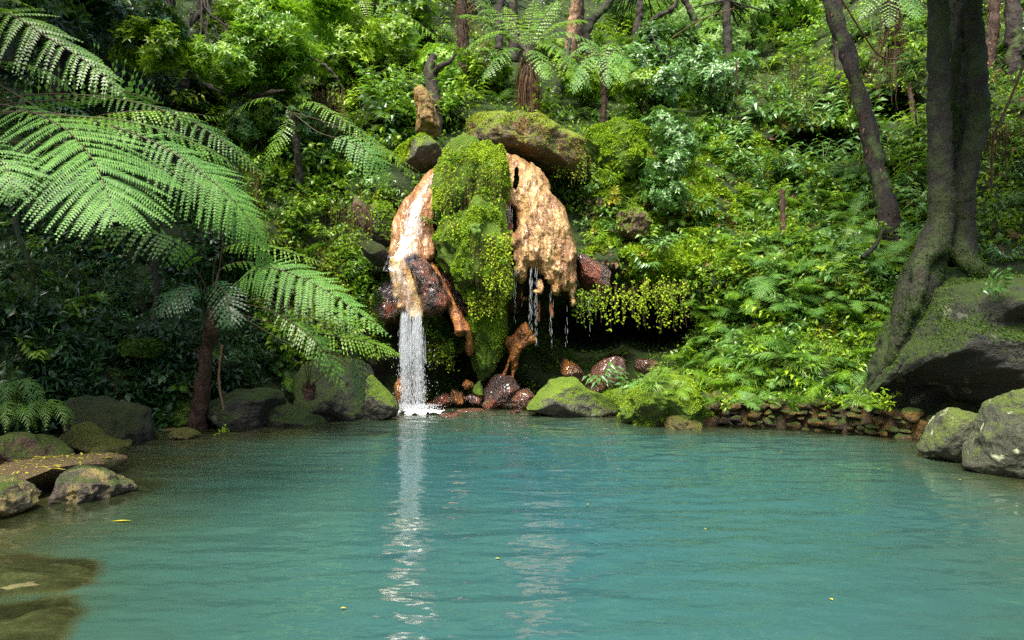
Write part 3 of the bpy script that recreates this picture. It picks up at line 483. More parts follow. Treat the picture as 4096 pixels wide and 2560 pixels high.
# ================================================================ MINERAL FALLS
def flow(name, prims, D0, step, thick, amp, mats, label, cat='mineral rock', Dfun=None, fs=(1, 1), k=18., parent=None, matfn=None, billow=.05, polys=None, jit=1., holes=(), amp2=.0):
    """one solid of overlapping rounded lobes: lobes (cx, cy, rx, ry, depth of bulge in m)"""
    pr = np.array(list(prims)+[((min(a)+max(a))/2, (min(b)+max(b))/2, 1, 1, -1) if 0 else (a, b, .01, .01, .01) for pl, _, _ in (polys or []) for a, b in pl], float); x0, x1 = (pr[:, 0]-pr[:, 2]).min()-4, (pr[:, 0]+pr[:, 2]).max()+4; y0, y1 = (pr[:, 1]-pr[:, 3]).min()-4, (pr[:, 1]+pr[:, 3]).max()+4
    px, py = np.meshgrid(np.arange(x0, x1, step), np.arange(y0, y1, step), indexing='ij'); base = W(px, py, D0)
    jx = px+jit*2.0*fbm(base*2.6, 3); jy = py+jit*2.2*fbm(base*2.6+9, 3)
    H = np.full(px.shape, -1.)
    for cx, cyy, rx, ry, b in pr:
        q = 1-((jx-cx)/rx)**2-((jy-cyy)/ry)**2; h = np.where(q > 0, b*np.sqrt(np.maximum(q, 0)), -1.); 
        H = np.where((h > -1) & (H > -1), np.logaddexp(h*k, H*k)/k-.0, np.maximum(h, H))
    for pl, pb, pw in (polys or []):
        pc = spline_closed(pl, 90); dd = polydist(jx, jy, pc)*np.where(inpoly(jx, jy, pc), 1, -1); h = np.where(dd > 0, pb*np.sqrt(np.clip(1-(1-np.clip(dd/pw, 0, 1))**2, 0, 1)), -1.); H = np.where((h > -1) & (H > -1), np.logaddexp(h*k, H*k)/k, np.maximum(h, H))
    for cx, cyy, rx, ry in holes: H = np.where(((jx-cx)/rx)**2+((jy-cyy)/ry)**2 < 1, -1., H)
    ins = H > -.99; D = Dfun(px, py) if Dfun else D0+0*px
    Fp = W(px, py, D); hh = np.where(ins, H, 0)+np.where(ins, billow*(1-2.2*np.abs(noise3(Fp*np.array([4.5, 1, 1.8]))))+amp*fbm(Fp*np.array([7, 1, 4]), 4)+amp2*ridge(Fp*np.array([11, 1, 6]), 4), 0)
    front = Fp-np.array([0, 1., 0])*hh[..., None]; bk = Fp+np.array([0, thick, 0])
    cell = ins[:-1, :-1] & ins[1:, :-1] & ins[1:, 1:] & ins[:-1, 1:]
    g = Geo(); g.grid(front, 0, True, mask=cell); g.grid(bk[::-1], 0, True, mask=cell[::-1])
    nu, nv = px.shape; idx = np.arange(nu*nv).reshape(nu, nv); off = nu*nv; Vall = np.concatenate([front.reshape(-1, 3), bk.reshape(-1, 3)]); Q = []
    c = np.pad(cell, 1); 
    for i, j in np.argwhere(cell):
        if not c[i, j+1]: Q.append((idx[i, j], idx[i, j+1], idx[i, j+1]+off, idx[i, j]+off))
        if not c[i+2, j+1]: Q.append((idx[i+1, j+1], idx[i+1, j], idx[i+1, j]+off, idx[i+1, j+1]+off))
        if not c[i+1, j]: Q.append((idx[i+1, j], idx[i, j], idx[i, j]+off, idx[i+1, j]+off))
        if not c[i+1, j+2]: Q.append((idx[i, j+1], idx[i+1, j+1], idx[i+1, j+1]+off, idx[i, j+1]+off))
    if Q: g.add(Vall, np.array(Q), 0, True)
    org = W((x0+x1)/2, y1, D0); ob = g.build(name, mats, parent, origin=org if parent is None else np.array(parent.location)); 
    if parent is None: tag(ob, label, cat)
    return ob, (lambda x, y: (Dfun(x, y) if Dfun else D0))
Dmin = lambda px, py: np.interp(py, [150, 180, 230, 290, 320], [15.2, 14.5, 14.0, 13.75, 13.7])
lobes = [(509.5, 173, 5.4, 11, .3), (508.6, 194, 6.5, 10, .32), (508, 202, 6.5, 8, .36), (524.7, 173, 4.8, 8, .25), (531, 179, 5, 8, .3), (543.4, 195, 8, 18, .35), (519.5, 187, 4, 7, .2), (529, 194, 5, 7, .22), (519, 204, 5.5, 9, .3), (526.5, 204, 6, 8, .3),
 (534, 211, 7.5, 9, .36), (548, 215, 7.5, 12, .4), (529, 219, 8, 8, .42), (540, 226, 6.5, 7, .45), (526, 230, 8, 15, .45), (537, 238, 9, 15, .5), (554, 231, 8, 9, .5), (551.5, 243, 9, 17, .55), (566, 242, 7, 16, .4), (519, 246, 7.5, 15, .42),
 (521, 258, 8, 9, .5), (522, 268.6, 7.2, 10, .48), (535, 251.6, 8.5, 14, .5), (547, 257, 8, 12, .55), (563, 258, 9, 16, .48), (571.5, 254, 4.5, 17, .3), (554, 210, 5, 13, .3), (560, 222, 4.5, 12, .28), (521, 275, 5.5, 8, .4), (551.5, 276, 8, 8, .45),
 (555.5, 286, 5.5, 10, .42), (540, 287, 3, 8, .3), (536, 293, 3.2, 3.2, .3), (562.5, 284, 3.6, 7, .35), (571, 276, 5, 9, .3), (572.4, 290, 3.5, 8, .25), (572, 301, 2.4, 6, .2), (534, 262, 6, 9, .35), (544, 268, 6, 8, .4), (512, 240, 3.5, 10, .25),
 (506, 160, 5, 5, .2), (514, 161, 6, 4.5, .22), (522, 164, 6, 4.5, .22), (529, 168, 6, 4.5, .22), (535, 172, 6, 5, .25), (541, 178, 5, 6, .25), (560, 244, 5, 10, .5), (506, 214, 4, 7, .25), (513, 205, 5, 5, .3)]
lobes = [(a, b, rx*1.05, ry*1.06, h*.62) for a, b, rx, ry, h in lobes]
backing = [[(501, 155), (522, 160), (539, 173), (550, 191), (560, 200), (566, 210), (571, 232), (575, 250), (575, 280), (566, 292), (553, 284), (545, 276), (534, 270), (524, 268), (516, 262), (513, 240), (517, 225), (513, 210), (503, 204), (504, 180), (508, 170)]]
mf, _ = flow('mineral_fall', lobes, 14.0, .7, .25, .03, [M['mineral']], 'broad scalloped fall of cream and orange mineral crust with hanging lobes', Dfun=Dmin, k=16, billow=.06, amp2=.045, polys=[(backing[0], .42, 24)], jit=.8, holes=[(511.5, 217, 3.2, 9), (516.5, 180, 2.2, 9), (515, 188, 2, 5), (531, 273, 3.5, 5), (545, 284, 2, 5)])
flow('mineral_drip', [(524.8, 299.8, 3.2, 3, .15), (521.5, 295, 1.8, 5, .1), (522, 305, 1.3, 4, .08)], 14.0, .5, .12, .01, [M['mineral_rust']], 'small orange mineral drip hanging in the dark under the scalloped fall')
flow('mineral_drip', [(538.7, 309, 2, 8, .12), (539, 317, 1.4, 5, .08)], 14.0, .5, .12, .01, [M['mineral_rust']], 'thin brown mineral drip beside the mossy tongue')
flow('mineral_drip', [(552, 309, 2.5, 8, .12), (552, 314, 2, 4, .1)], 14.0, .5, .12, .01, [M['mineral_rust']], 'short bright orange mineral drip at the end of the mossy tongue')
flow('mineral_outcrop', [(524, 331, 7, 4, .14), (512, 341, 6, 3, .12), (520, 345, 6, 4, .12)], 14.1, .5, .25, .04, [M['mineral_rust']], 'rust orange mineral outcrop tapering into thin runnels under the wide fall', billow=.04, amp2=.06, jit=.9, k=14, polys=[([(517, 326), (525, 322), (531, 330), (536, 339), (530, 344), (523, 348), (519, 356), (518, 366), (515, 377), (512, 380), (512, 368), (510, 362), (508, 372), (505, 380), (503, 376), (507, 362), (508, 352), (504, 344), (506, 336), (513, 334)], .2, 6)])
# left cascade: upper channel, lower lip, side stripe
Dch = lambda px, py: np.interp(py, [150, 200, 262, 320], [15.1, 14.3, 13.75, 13.45])
upP = [(444, 157), (441, 160), (426, 174), (411, 193), (400, 207), (394, 222), (390, 240), (390, 258), (393, 270), (400, 268), (412, 258), (428, 262), (436, 256), (437, 240), (433, 224), (437, 205), (440, 186), (440, 172), (446, 160)]
ch, _ = flow('mineral_channel', [(397, 232, 4, 16, .16), (394, 252, 4, 12, .16), (433, 246, 4, 12, .16), (436, 200, 3, 14, .10)], 14.3, .7, .3, .02, [M['mineral_flow']], 'smooth pink orange mineral chute fanning out under running water', Dfun=Dch, billow=.02, k=14, amp2=.012, polys=[(upP, .15, 9)], jit=.6)
loP = [(391, 258), (402, 258), (409, 266), (416, 282), (422, 298), (425, 312), (422, 319), (413, 321), (406, 315), (400, 310), (395, 298), (392, 282), (390, 268)]
flow('mineral_channel', [(396, 290, 4, 10, .14), (402, 308, 5, 5, .16), (415, 316, 7, 5, .22)], 13.5, .7, .35, .02, [M['mineral_cream']], 'cream lower lip where the cascade shoots off into the air', Dfun=lambda px, py: np.interp(py, [262, 320], [13.7, 13.5]), billow=.02, k=12, amp2=.02, polys=[(loP, .14, 7)], jit=.6)
flow('mineral_stripe', [(461, 331, 4.5, 4, .2), (470, 348, 3, 8, .14), (468, 335, 2.5, 7, .12)], 13.6, .45, .2, .015, [M['mineral_rust']], 'narrow orange mineral stripe sliding down beside the dark wedge to a round knob', Dfun=lambda px, py: np.interp(py, [260, 330, 360], [13.85, 13.5, 13.9]), billow=.012, amp2=.012, jit=.5, k=14, polys=[([(427, 261), (432, 261), (440, 272), (449, 288), (456, 303), (464, 318), (470, 326), (473, 340), (474, 352), (468, 356), (465, 346), (467, 334), (462, 337), (455, 335), (454, 328), (448, 312), (441, 294), (433, 276)], .12, 4)])
# ================================================================ FALLING WATER
M['foam'] = None
m, n, out = newmat('running_water'); v = coords(n, (1, 1, .16)); a_ = noise(n, v, 13, 4, .65, .8); b_ = noise(n, coords(n), 3, 3)
f = mth(n, 'ADD', mth(n, 'MULTIPLY', a_, .75), mth(n, 'MULTIPLY', b_, .35)); al = ramp(n, f, [(.54, (0, 0, 0)), (.86, (.6,)*3)])
p = N(n, 'ShaderNodeBsdfPrincipled'); setin(p, Roughness=.15); p.inputs[0].default_value = (.85, .86, .86, 1); n.links.new(al, p.inputs['Alpha']); n.links.new(bump(n, a_, .6, .02), p.inputs['Normal'])
gl = N(n, 'ShaderNodeBsdfGlossy'); gl.inputs['Roughness'].default_value = .12; n.links.new(bump(n, a_, .5, .02), gl.inputs['Normal'])
mx = N(n, 'ShaderNodeMixShader'); mx.inputs[0].default_value = .07; n.links.new(p.outputs[0], mx.inputs[1]); n.links.new(gl.outputs[0], mx.inputs[2]); n.links.new(mx.outputs[0], out.inputs[0]); M['running'] = m
m, n, out = newmat('foam'); p = N(n, 'ShaderNodeBsdfPrincipled'); setin(p, Roughness=.3); p.inputs[0].default_value = (.82, .86, .9, 1); n.links.new(p.outputs[0], out.inputs[0]); M['foam'] = m
m, n, out = newmat('drops'); p = N(n, 'ShaderNodeBsdfPrincipled'); setin(p, Roughness=.15, Alpha=.42); p.inputs[0].default_value = (.84, .88, .92, 1); p.inputs['Specular IOR Level'].default_value = 1
n.links.new(p.outputs[0], out.inputs[0]); M['drops'] = m
wf = empty('waterfall', W(412, 408, 13.3)); tag(wf, 'white waterfall dropping from the cream lip into the pool', 'waterfall')
worg = np.array(wf.location)
def sheet(pathpx, widths, Doff, Dfun, name):
    P = spline([(a, b, 0) for a, b in pathpx], 60)[:, :2]; wd = np.interp(np.linspace(0, 1, 60), np.linspace(0, 1, len(widths)), widths)
    u = np.linspace(-1, 1, 22); px = P[:, None, 0]+wd[:, None]*u; py = P[:, None, 1]+0*px; V = W(px, py, Dfun(px, py)); V[..., 1] -= Doff*(1-.35*u**2)+.015*fbm(V*5, 2); g = Geo(); g.grid(V-worg)
    return g.build(name, [M['running']], wf)
sheet([(443, 159), (433, 178), (422, 198), (415, 220), (409, 243), (401, 264), (397, 272)], [1.5, 4, 8, 12, 15, 15, 13], .205, Dch, 'running_sheet')
sheet([(396, 266), (402, 282), (407, 298), (412, 314)], [6, 10, 13, 12], .22, lambda a, b: np.interp(b, [262, 320], [13.7, 13.5]), 'running_sheet')
def drops(cnt, fx, y0, y1, D, ln, wd, name, parent, org, seed=0, fade=1.0, spread=.2):
    r = np.random.default_rng(seed); t = r.random(cnt)**fade; py = y0+(y1-y0)*t; px = fx(t, r); Dd = D+r.normal(size=cnt)*spread*(.3+t); P = W(px, py, Dd); L = ln*(1.2-.5*t)*r.uniform(.5, 1.4, cnt); w_ = wd*r.uniform(.5, 1.4, cnt)
    th_ = np.arange(4)*math.pi/2; ring = np.stack([np.cos(th_), np.sin(th_), 0*th_], -1); V = []
    lv = [(0, .05), (.35, .8), (.7, 1), (1, .05)]
    for s_, rr in lv: V.append(P[:, None]+np.array([0, 0, 1.])*(L*(.5-s_))[:, None, None]+ring[None]*(w_*rr)[:, None, None])
    V = np.concatenate(V, 1); b = np.arange(cnt)[:, None, None]*16; Q = []
    for a_ in range(3):
        for k in range(4): Q.append([a_*4+k, a_*4+(k+1) % 4, (a_+1)*4+(k+1) % 4, (a_+1)*4+k])
    g = Geo(); g.add(V.reshape(-1, 3)-org, (b+np.array(Q)[None]).reshape(-1, 4), 0, True); return g.build(name, [M['drops']], parent)
def fx_main(t, r):
    lane = r.random(len(t)); c = np.where(lane < .5, r.normal(405, 2.0, len(t)), r.normal(416.8, 2.2, len(t))); st = np.array([402, 403.2, 404.6, 405.6, 407.5, 410, 413, 415.5, 417, 418.6, 420.5]); c = np.where(r.random(len(t)) < .55, st[r.integers(0, 11, len(t))]+r.normal(size=len(t))*.35, c); return 411+(c-411)*(1+.10*t)+r.normal(size=len(t))*(.4+1.7*t)+1.5*t
drops(300, fx_main, 331, 362, 13.25, .62, .0045, 'water_strands', wf, worg, 11, 1., .10)
drops(3900, fx_main, 314, 408, 13.25, .085, .0042, 'falling_water', wf, worg, 1, .9, .16)
drops(500, lambda t, r: r.normal(413, 9, len(t)), 340, 408, 13.25, .03, .006, 'spray', wf, worg, 2, .6, .3)
g = Geo(); r = np.random.default_rng(8)   # foam at the foot
fx_, fy_ = np.meshgrid(np.linspace(-1, 1, 60), np.linspace(-1, 1, 40), indexing='ij'); cx0, cy0 = (420-512)/F*13.1, 13.1
E = np.stack([cx0+fx_*.50, cy0+fy_*.30, 0*fx_], -1); rr = np.hypot(fx_, fy_); E[..., 2] = .035*(1-rr)+.05*fbm(E*9, 3)+.01; g.grid(E-worg, mask=(rr[:-1, :-1]+.35*fbm(E[:-1, :-1]*6, 2) < .8)); 
g.build('foam', [M['foam']], wf)
drops(900, lambda t, r: r.normal(416, 11, len(t)), 404, 411.5, 13.1, .02, .007, 'splash', wf, worg, 4, .8, .25)
for k, (x, y0, y1, cnt, lb) in enumerate([(515, 268, 322, 110, 'thin trickle dripping past the small orange drip'), (531, 270, 330, 150, 'trickle pouring from the dark notch under the scalloped fall'), (536, 268, 345, 130, 'longest trickle hanging before the black recess'), (551, 292, 350, 90, 'trickle beside the short bright orange drip'), (566, 305, 350, 40, 'sparse drip near the cave mouth'), (511, 208, 228, 90, 'short trickle in the dark slot of the scalloped fall'), (524, 178, 200, 70, 'bright rivulet high on the scalloped fall'), (590, 300, 338, 25, 'sparse drip inside the cave')]):
    e = empty('water_trickle', W(x, y1, 13.5)); tag(e, lb, 'trickle', 'trickles below the orange falls')
    drops(int(cnt*(.5 if 525 < x < 540 else .28)), lambda t, r, x=x: r.normal(x, .5, len(t))+r.choice([-.9, 0, 1.0], len(t)), y0, y1, 13.45 if y0 > 240 else 13.9, .12, .0019, 'water_drops', e, np.array(e.location), 20+k, 1, .05)
# ================================================================ PLANT SHAPES
UPV = np.array([0, 0, 1.])
def frond(g, path, Wd, n=24, up=(0, -.3, .95), t0=.14, lsp=.03, llen=.36, droop=.25, ang=(15, 50), stip=.006, ml=0, ms=1, peak=.35, lw=.45, nrel=1., wsc=None, lean=.0, seed=0):
    """one feather frond: arching rachis, paired pinnae, each lined with leaflets; Wd = longest pinna (m)"""
    r = np.random.default_rng(seed); P = spline(path, 60); T = nrm(np.gradient(P, axis=0)); ln = np.linalg.norm(np.diff(P, axis=0), axis=1).sum()
    U = np.broadcast_to(nrm(np.array(up, float)), T.shape); S = nrm(np.cross(T, U)); U = np.cross(S, T)
    g.tube(P[::3], np.linspace(stip*1.6, stip*.35, 20), ms, 4)
    ts = np.linspace(t0, .995, n)
    for side in (-1, 1):
        for t in ts:
            t = min(.999, max(0, t+r.normal()*.15/n)); i = int(t*59); p = P[i]; s = (t-t0)/(1-t0)
            w = Wd*(min(1, .35+.65*(s/peak))**.8 if s < peak else max(0, 1-((s-peak)/(1-peak))**1.7))*r.uniform(.9, 1.08)
            if w < .02: w = .02
            a = R(ang[0]+(ang[1]-ang[0])*s+r.normal()*3); d = S[i]*side*math.cos(a)+T[i]*math.sin(a); d = nrm(d+np.array([0, 0, -droop*.4])+U[i]*lean)
            m = max(3, int(w/lsp)); q = (np.arange(m)+.6)/m; dd = droop*(.4+1.2*r.random())
            C = p+d*(w*q)[:, None]+np.array([0, 0, -1.])*(dd*w*q**2)[:, None]; Tq = nrm(np.gradient(C, axis=0)) if m > 1 else d[None]
            N_ = nrm(U[i]+r.normal(size=3)*.08); Sq = nrm(np.cross(Tq, N_)); L = llen*Wd*.30*(1-q**2.2*.8)*(.35+.65*min(1, w/Wd*1.3))
            for s2 in (-1, 1):
                dl = nrm(Sq*s2*.85+Tq*.45+np.array([0, 0, -.22])+r.normal(size=(m, 3))*.05); LL = (L*r.uniform(.85, 1.1, m))[:, None]; hw = w/m*.47; tp2 = C+dl*LL; g.add(np.stack([C-Tq*hw, C-Tq*hw*.55+dl*LL*.62, tp2, C+Tq*hw*1.05], 1), (np.arange(m)*4)[:, None]+np.arange(4)[None], ml)
            g.diamonds(p[None], (C[-1]-p)[None]/max(w, 1e-6), nrm(np.cross(d, U[i]))[None]*1., np.array([w*1.02]), .008, ml)
def simple_frond(g, base, d, L, Wd, n=12, droop=.5, up=UPV, ml=0, ms=1, r=rng):
    t = np.linspace(0, 1, 14); d = nrm(np.array(d, float)); P = base+d*(L*t)[:, None]-UPV*(droop*L*t**2)[:, None]; T = nrm(np.gradient(P, axis=0))
    S = nrm(np.cross(T, up)); U = np.cross(S, T); g.tube(P[::3], [.008, .003], ms, 3)
    tt = np.linspace(.14, .98, n)
    for side in (-1, 1):
        i = tt*13; i0 = np.minimum(i.astype(int), 12); f = (i-i0)[:, None]; C = P[i0]*(1-f)+P[i0+1]*f; s = (tt-.14)/.84
        w = Wd*np.where(s < .3, .55+1.5*s, 1-((s-.3)/.7)**1.5)+.012; sd = S[i0]*side; dl = nrm(sd*.85+T[i0]*.5-UPV*.25+r.normal(size=(n, 3))*.07)
        # each pinna: a few toothed leaflets on both edges
        m = 6
        for k in range(m):
            q = (k+.5)/m; c = C+dl*(w*q)[:, None]; ll = np.minimum(w*.24, L*.036)*(1.25-q)
            for s2 in (-1, 1):
                e = nrm(np.cross(dl, U[i0])*s2+dl*.7-UPV*.15); g.diamonds(c, e, nrm(np.cross(e, U[i0])), ll, w/m*.8, ml)
def make_fern(name, mk, seed, nf=8, L=.55, Wd=.15, npn=17):
    r = np.random.default_rng(seed); g = Geo()
    for k in range(nf):
        a = k*2*math.pi/nf+r.normal()*.25; el = r.uniform(.45, 1.1); d = (math.cos(a)*math.cos(el), math.sin(a)*math.cos(el), math.sin(el)); simple_frond(g, np.array([0, 0, 0.]), d, L*r.uniform(.75, 1.15), Wd*r.uniform(.8, 1.1), npn, r.uniform(.35, .7), r=r)
    return g.mesh(name, [M[mk], M['stipe_green']])
def make_ginger(name, mk, seed, ns=4, H=.55, Ll=.26):
    """arching stems with two ranks of long pointed leaves"""
    r = np.random.default_rng(seed); g = Geo()
    for k in range(ns):
        a = k*2*math.pi/ns+r.normal()*.5; lean = r.uniform(.35, .9); L = H*r.uniform(.7, 1.2); t = np.linspace(0, 1, 10)
        hd = np.array([math.cos(a), math.sin(a), 0]); P = hd*(L*lean*t**1.5)[:, None]+UPV*(L*t*(1-.35*lean*t))[:, None]; g.tube(P, [.009, .004], 1, 4); T = nrm(np.gradient(P, axis=0))
        nl = r.integers(7, 11); q = np.linspace(.35, 1, nl); i = (q*9).astype(int); S = nrm(np.cross(T[i], UPV)+1e-6); sd = np.where(np.arange(nl) % 2, 1, -1)[:, None]
        d = nrm(S*sd+T[i]*.55+hd*.2-UPV*r.uniform(.1, .5, (nl, 1))); U = nrm(UPV-T[i]*.3+r.normal(size=(nl, 3))*.15); g.leaves(P[i], d, U, Ll*r.uniform(.7, 1.1, nl)*(1.1-.35*q), Ll*.27, 0, .3, .12)
    return g.mesh(name, [M[mk], M['stipe_green']])
def make_sprig(name, mk, seed, ns=9, H=.4, Ll=.10, per=14):
    """bushy low plant: thin branching stems with small oval leaves"""
    r = np.random.default_rng(seed); g = Geo()
    for k in range(ns):
        d = nrm(np.array([r.normal()*.6, r.normal()*.6, 1.])); L = H*r.uniform(.5, 1.2); t = np.linspace(0, 1, 8); P = d*(L*t)[:, None]+(r.normal(size=3)*.12)*(t**2)[:, None]-UPV*(.25*L*t**2)[:, None]; g.tube(P, [.005, .002], 1, 3)
        i = r.integers(2, 8, per); dd = nrm(r.normal(size=(per, 3))+d*.4); g.leaves(P[i], dd, nrm(UPV+r.normal(size=(per, 3))*.5), Ll*r.uniform(.6, 1.2, per), Ll*.48, 0, .15, .1)
    return g.mesh(name, [M[mk], M['twig']])
def make_grass(name, mk, seed, nb=70, H=.35):
    r = np.random.default_rng(seed); g = Geo(); a = r.random(nb)*6.28; el = r.uniform(.3, 1., nb); L = H*r.uniform(.5, 1.1, nb); d = np.stack([np.cos(a)*el, np.sin(a)*el, np.full(nb, 1.)], -1); d = nrm(d); b = r.normal(size=(nb, 3))*.04*np.array([1, 1, 0])
    m1_ = b+d*(L*.5)[:, None]; g.leaves(b, d, nrm(UPV*.2+r.normal(size=(nb, 3))), L*.55, .014, 0, 0, .0); g.leaves(b+d*(L*.45)[:, None], nrm(d+np.stack([np.cos(a), np.sin(a), -.9+0*a], -1)*.7), UPV, L*.6, .010, 0, .4, 0)
    return g.mesh(name, [M[mk]])
def crown_leaves(g, C, rad, cnt, Ll, r, m=0, whorl=7, shell=.55, wr_=.3, flat=(1, 1, 1), clumps=14):
    """whorls of leaves grouped into clumps through an ellipsoid volume"""
    cc = nrm(r.normal(size=(clumps, 3)))*r.uniform(shell, 1, (clumps, 1))**.6*np.array(rad)*.78; k = r.integers(0, clumps, cnt); off = nrm(r.normal(size=(cnt, 3)))*(r.random((cnt, 1))**.5)*np.mean(rad)*.38*np.array(flat)
    P = cc[k]+off; ax = nrm(P/np.array(rad)**2*np.mean(rad)**2+UPV*.5*np.linalg.norm(P, axis=1, keepdims=True)+r.normal(size=(cnt, 3))*.25*np.mean(rad)); P = P+np.asarray(C)
    t1 = nrm(np.cross(ax, r.normal(size=(cnt, 3)))); t2 = np.cross(ax, t1)
    for j in range(whorl):
        a = j*2*math.pi/whorl+r.normal(size=cnt)*.2; d = (t1*np.cos(a)[:, None]+t2*np.sin(a)[:, None])+ax*r.uniform(.1, .8, (cnt, 1)); g.leaves(P, d, ax, Ll*r.uniform(.7, 1.15, cnt), Ll*wr_, m, .25, .1)
    return cc+np.asarray(C)
def link(name, me, loc, rot, s, label, cat, group):
    o = bpy.data.objects.new(name, me); sc.collection.objects.link(o); o.location = loc; o.rotation_euler = rot; o.scale = s if hasattr(s, '__len__') else (s, s, s); return tag(o, label, cat, group)
def ground(pts, sink=.15):
    x, y = pts[0][0], pts[0][1]; d = float(surf(x, y)[1])+sink-pts[0][2]; return [(a, b, c+d) for a, b, c in pts]
# ================================================================ TREE FERNS
def shag(g, base, topp, r0, n, L, r, m=0, hang=1.):
    """dead brown frond stalks hanging round a fern trunk"""
    for k in range(n):
        t = r.random()**.7; p = base+(topp-base)*(1-t*.6); a = r.random()*6.28; o = np.array([math.cos(a), math.sin(a), 0]); P = np.stack([p+o*r0, p+o*(r0*2.0)-UPV*L*.3*r.uniform(.6, 1.2), p+o*(r0*r.uniform(1.6, 3.4))-UPV*L*r.uniform(.6, 1.2)]); g.tube(P, [.012, .006], m, 3, n=6)
def tree_fern(label, trunkpx, rad, fronds,  mk='fern_mid', mats=None, shagn=0, shagL=.7, tmat='bark_fibre', name='tree_fern', group='tree ferns', Wn=24, lsp=.05, seedb=0, drooping=.25, trunkvis=True, thick=0):
    if seedb in (3, 4, 5, 6, 7, 8):
        dd_ = ground(trunkpx)[0][2]-trunkpx[0][2]; trunkpx = [(a, b, c+dd_) for a, b, c in trunkpx]; fronds = [([(a, b, c+dd_) for a, b, c in f[0]],)+tuple(f[1:]) for f in fronds]
    tp = np.array([W(*p) for p in trunkpx]); e = empty(name, tp[0]); tag(e, label, 'tree fern', group); org = tp[0]; r = np.random.default_rng(seedb)
    g = Geo(); g.tube(tp, rad, 0, 14, n=26, rough=(rad[0]*.35, 9), seed=seedb); 
    # old stalk stubs studding the trunk
    ts = spline(tp, 60)
    for k in range(int(26+60*rad[0])):
        i = r.integers(4, 58); a = r.random()*6.28; o = np.array([math.cos(a), math.sin(a), 0]); rr = np.interp(i/59, np.linspace(0, 1, len(rad)), rad); g.tube([ts[i]+o*rr*.7, ts[i]+o*rr*1.25+UPV*.03, ts[i]+o*rr*1.5+UPV*.10], [.014, .006], 0, 4)
    t_ = g.build('trunk', [M[tmat]], None, org); t_.location = (0, 0, 0); t_.parent = e
    if shagn:
        g = Geo(); shag(g, tp[0], tp[-1], rad[-1], shagn, shagL, r); t_ = g.build('dead_stalks', [M['dead']], None, org); t_.location = (0, 0, 0); t_.parent = e
    for k, f in enumerate(fronds):
        pts, wpx = f[0], f[1]; kw = dict(f[2]) if len(f) > 2 else {}; mt = kw.pop('mat', mk); Dm = np.mean([p[2] for p in pts]); path = np.array([W(*p) for p in pts]); g = Geo()
        kw.setdefault('droop', drooping); 
        if thick: kw.setdefault('lw', .7); kw.setdefault('llen', .5)
        frond(g, path, wpx*Dm/F, n=kw.pop('n', Wn), lsp=kw.pop('lsp', lsp), seed=seedb*31+k, **kw)
        o = g.build('frond', [M[mt], M['stipe']], None, org); o.location = (0, 0, 0); o.parent = e
    return e
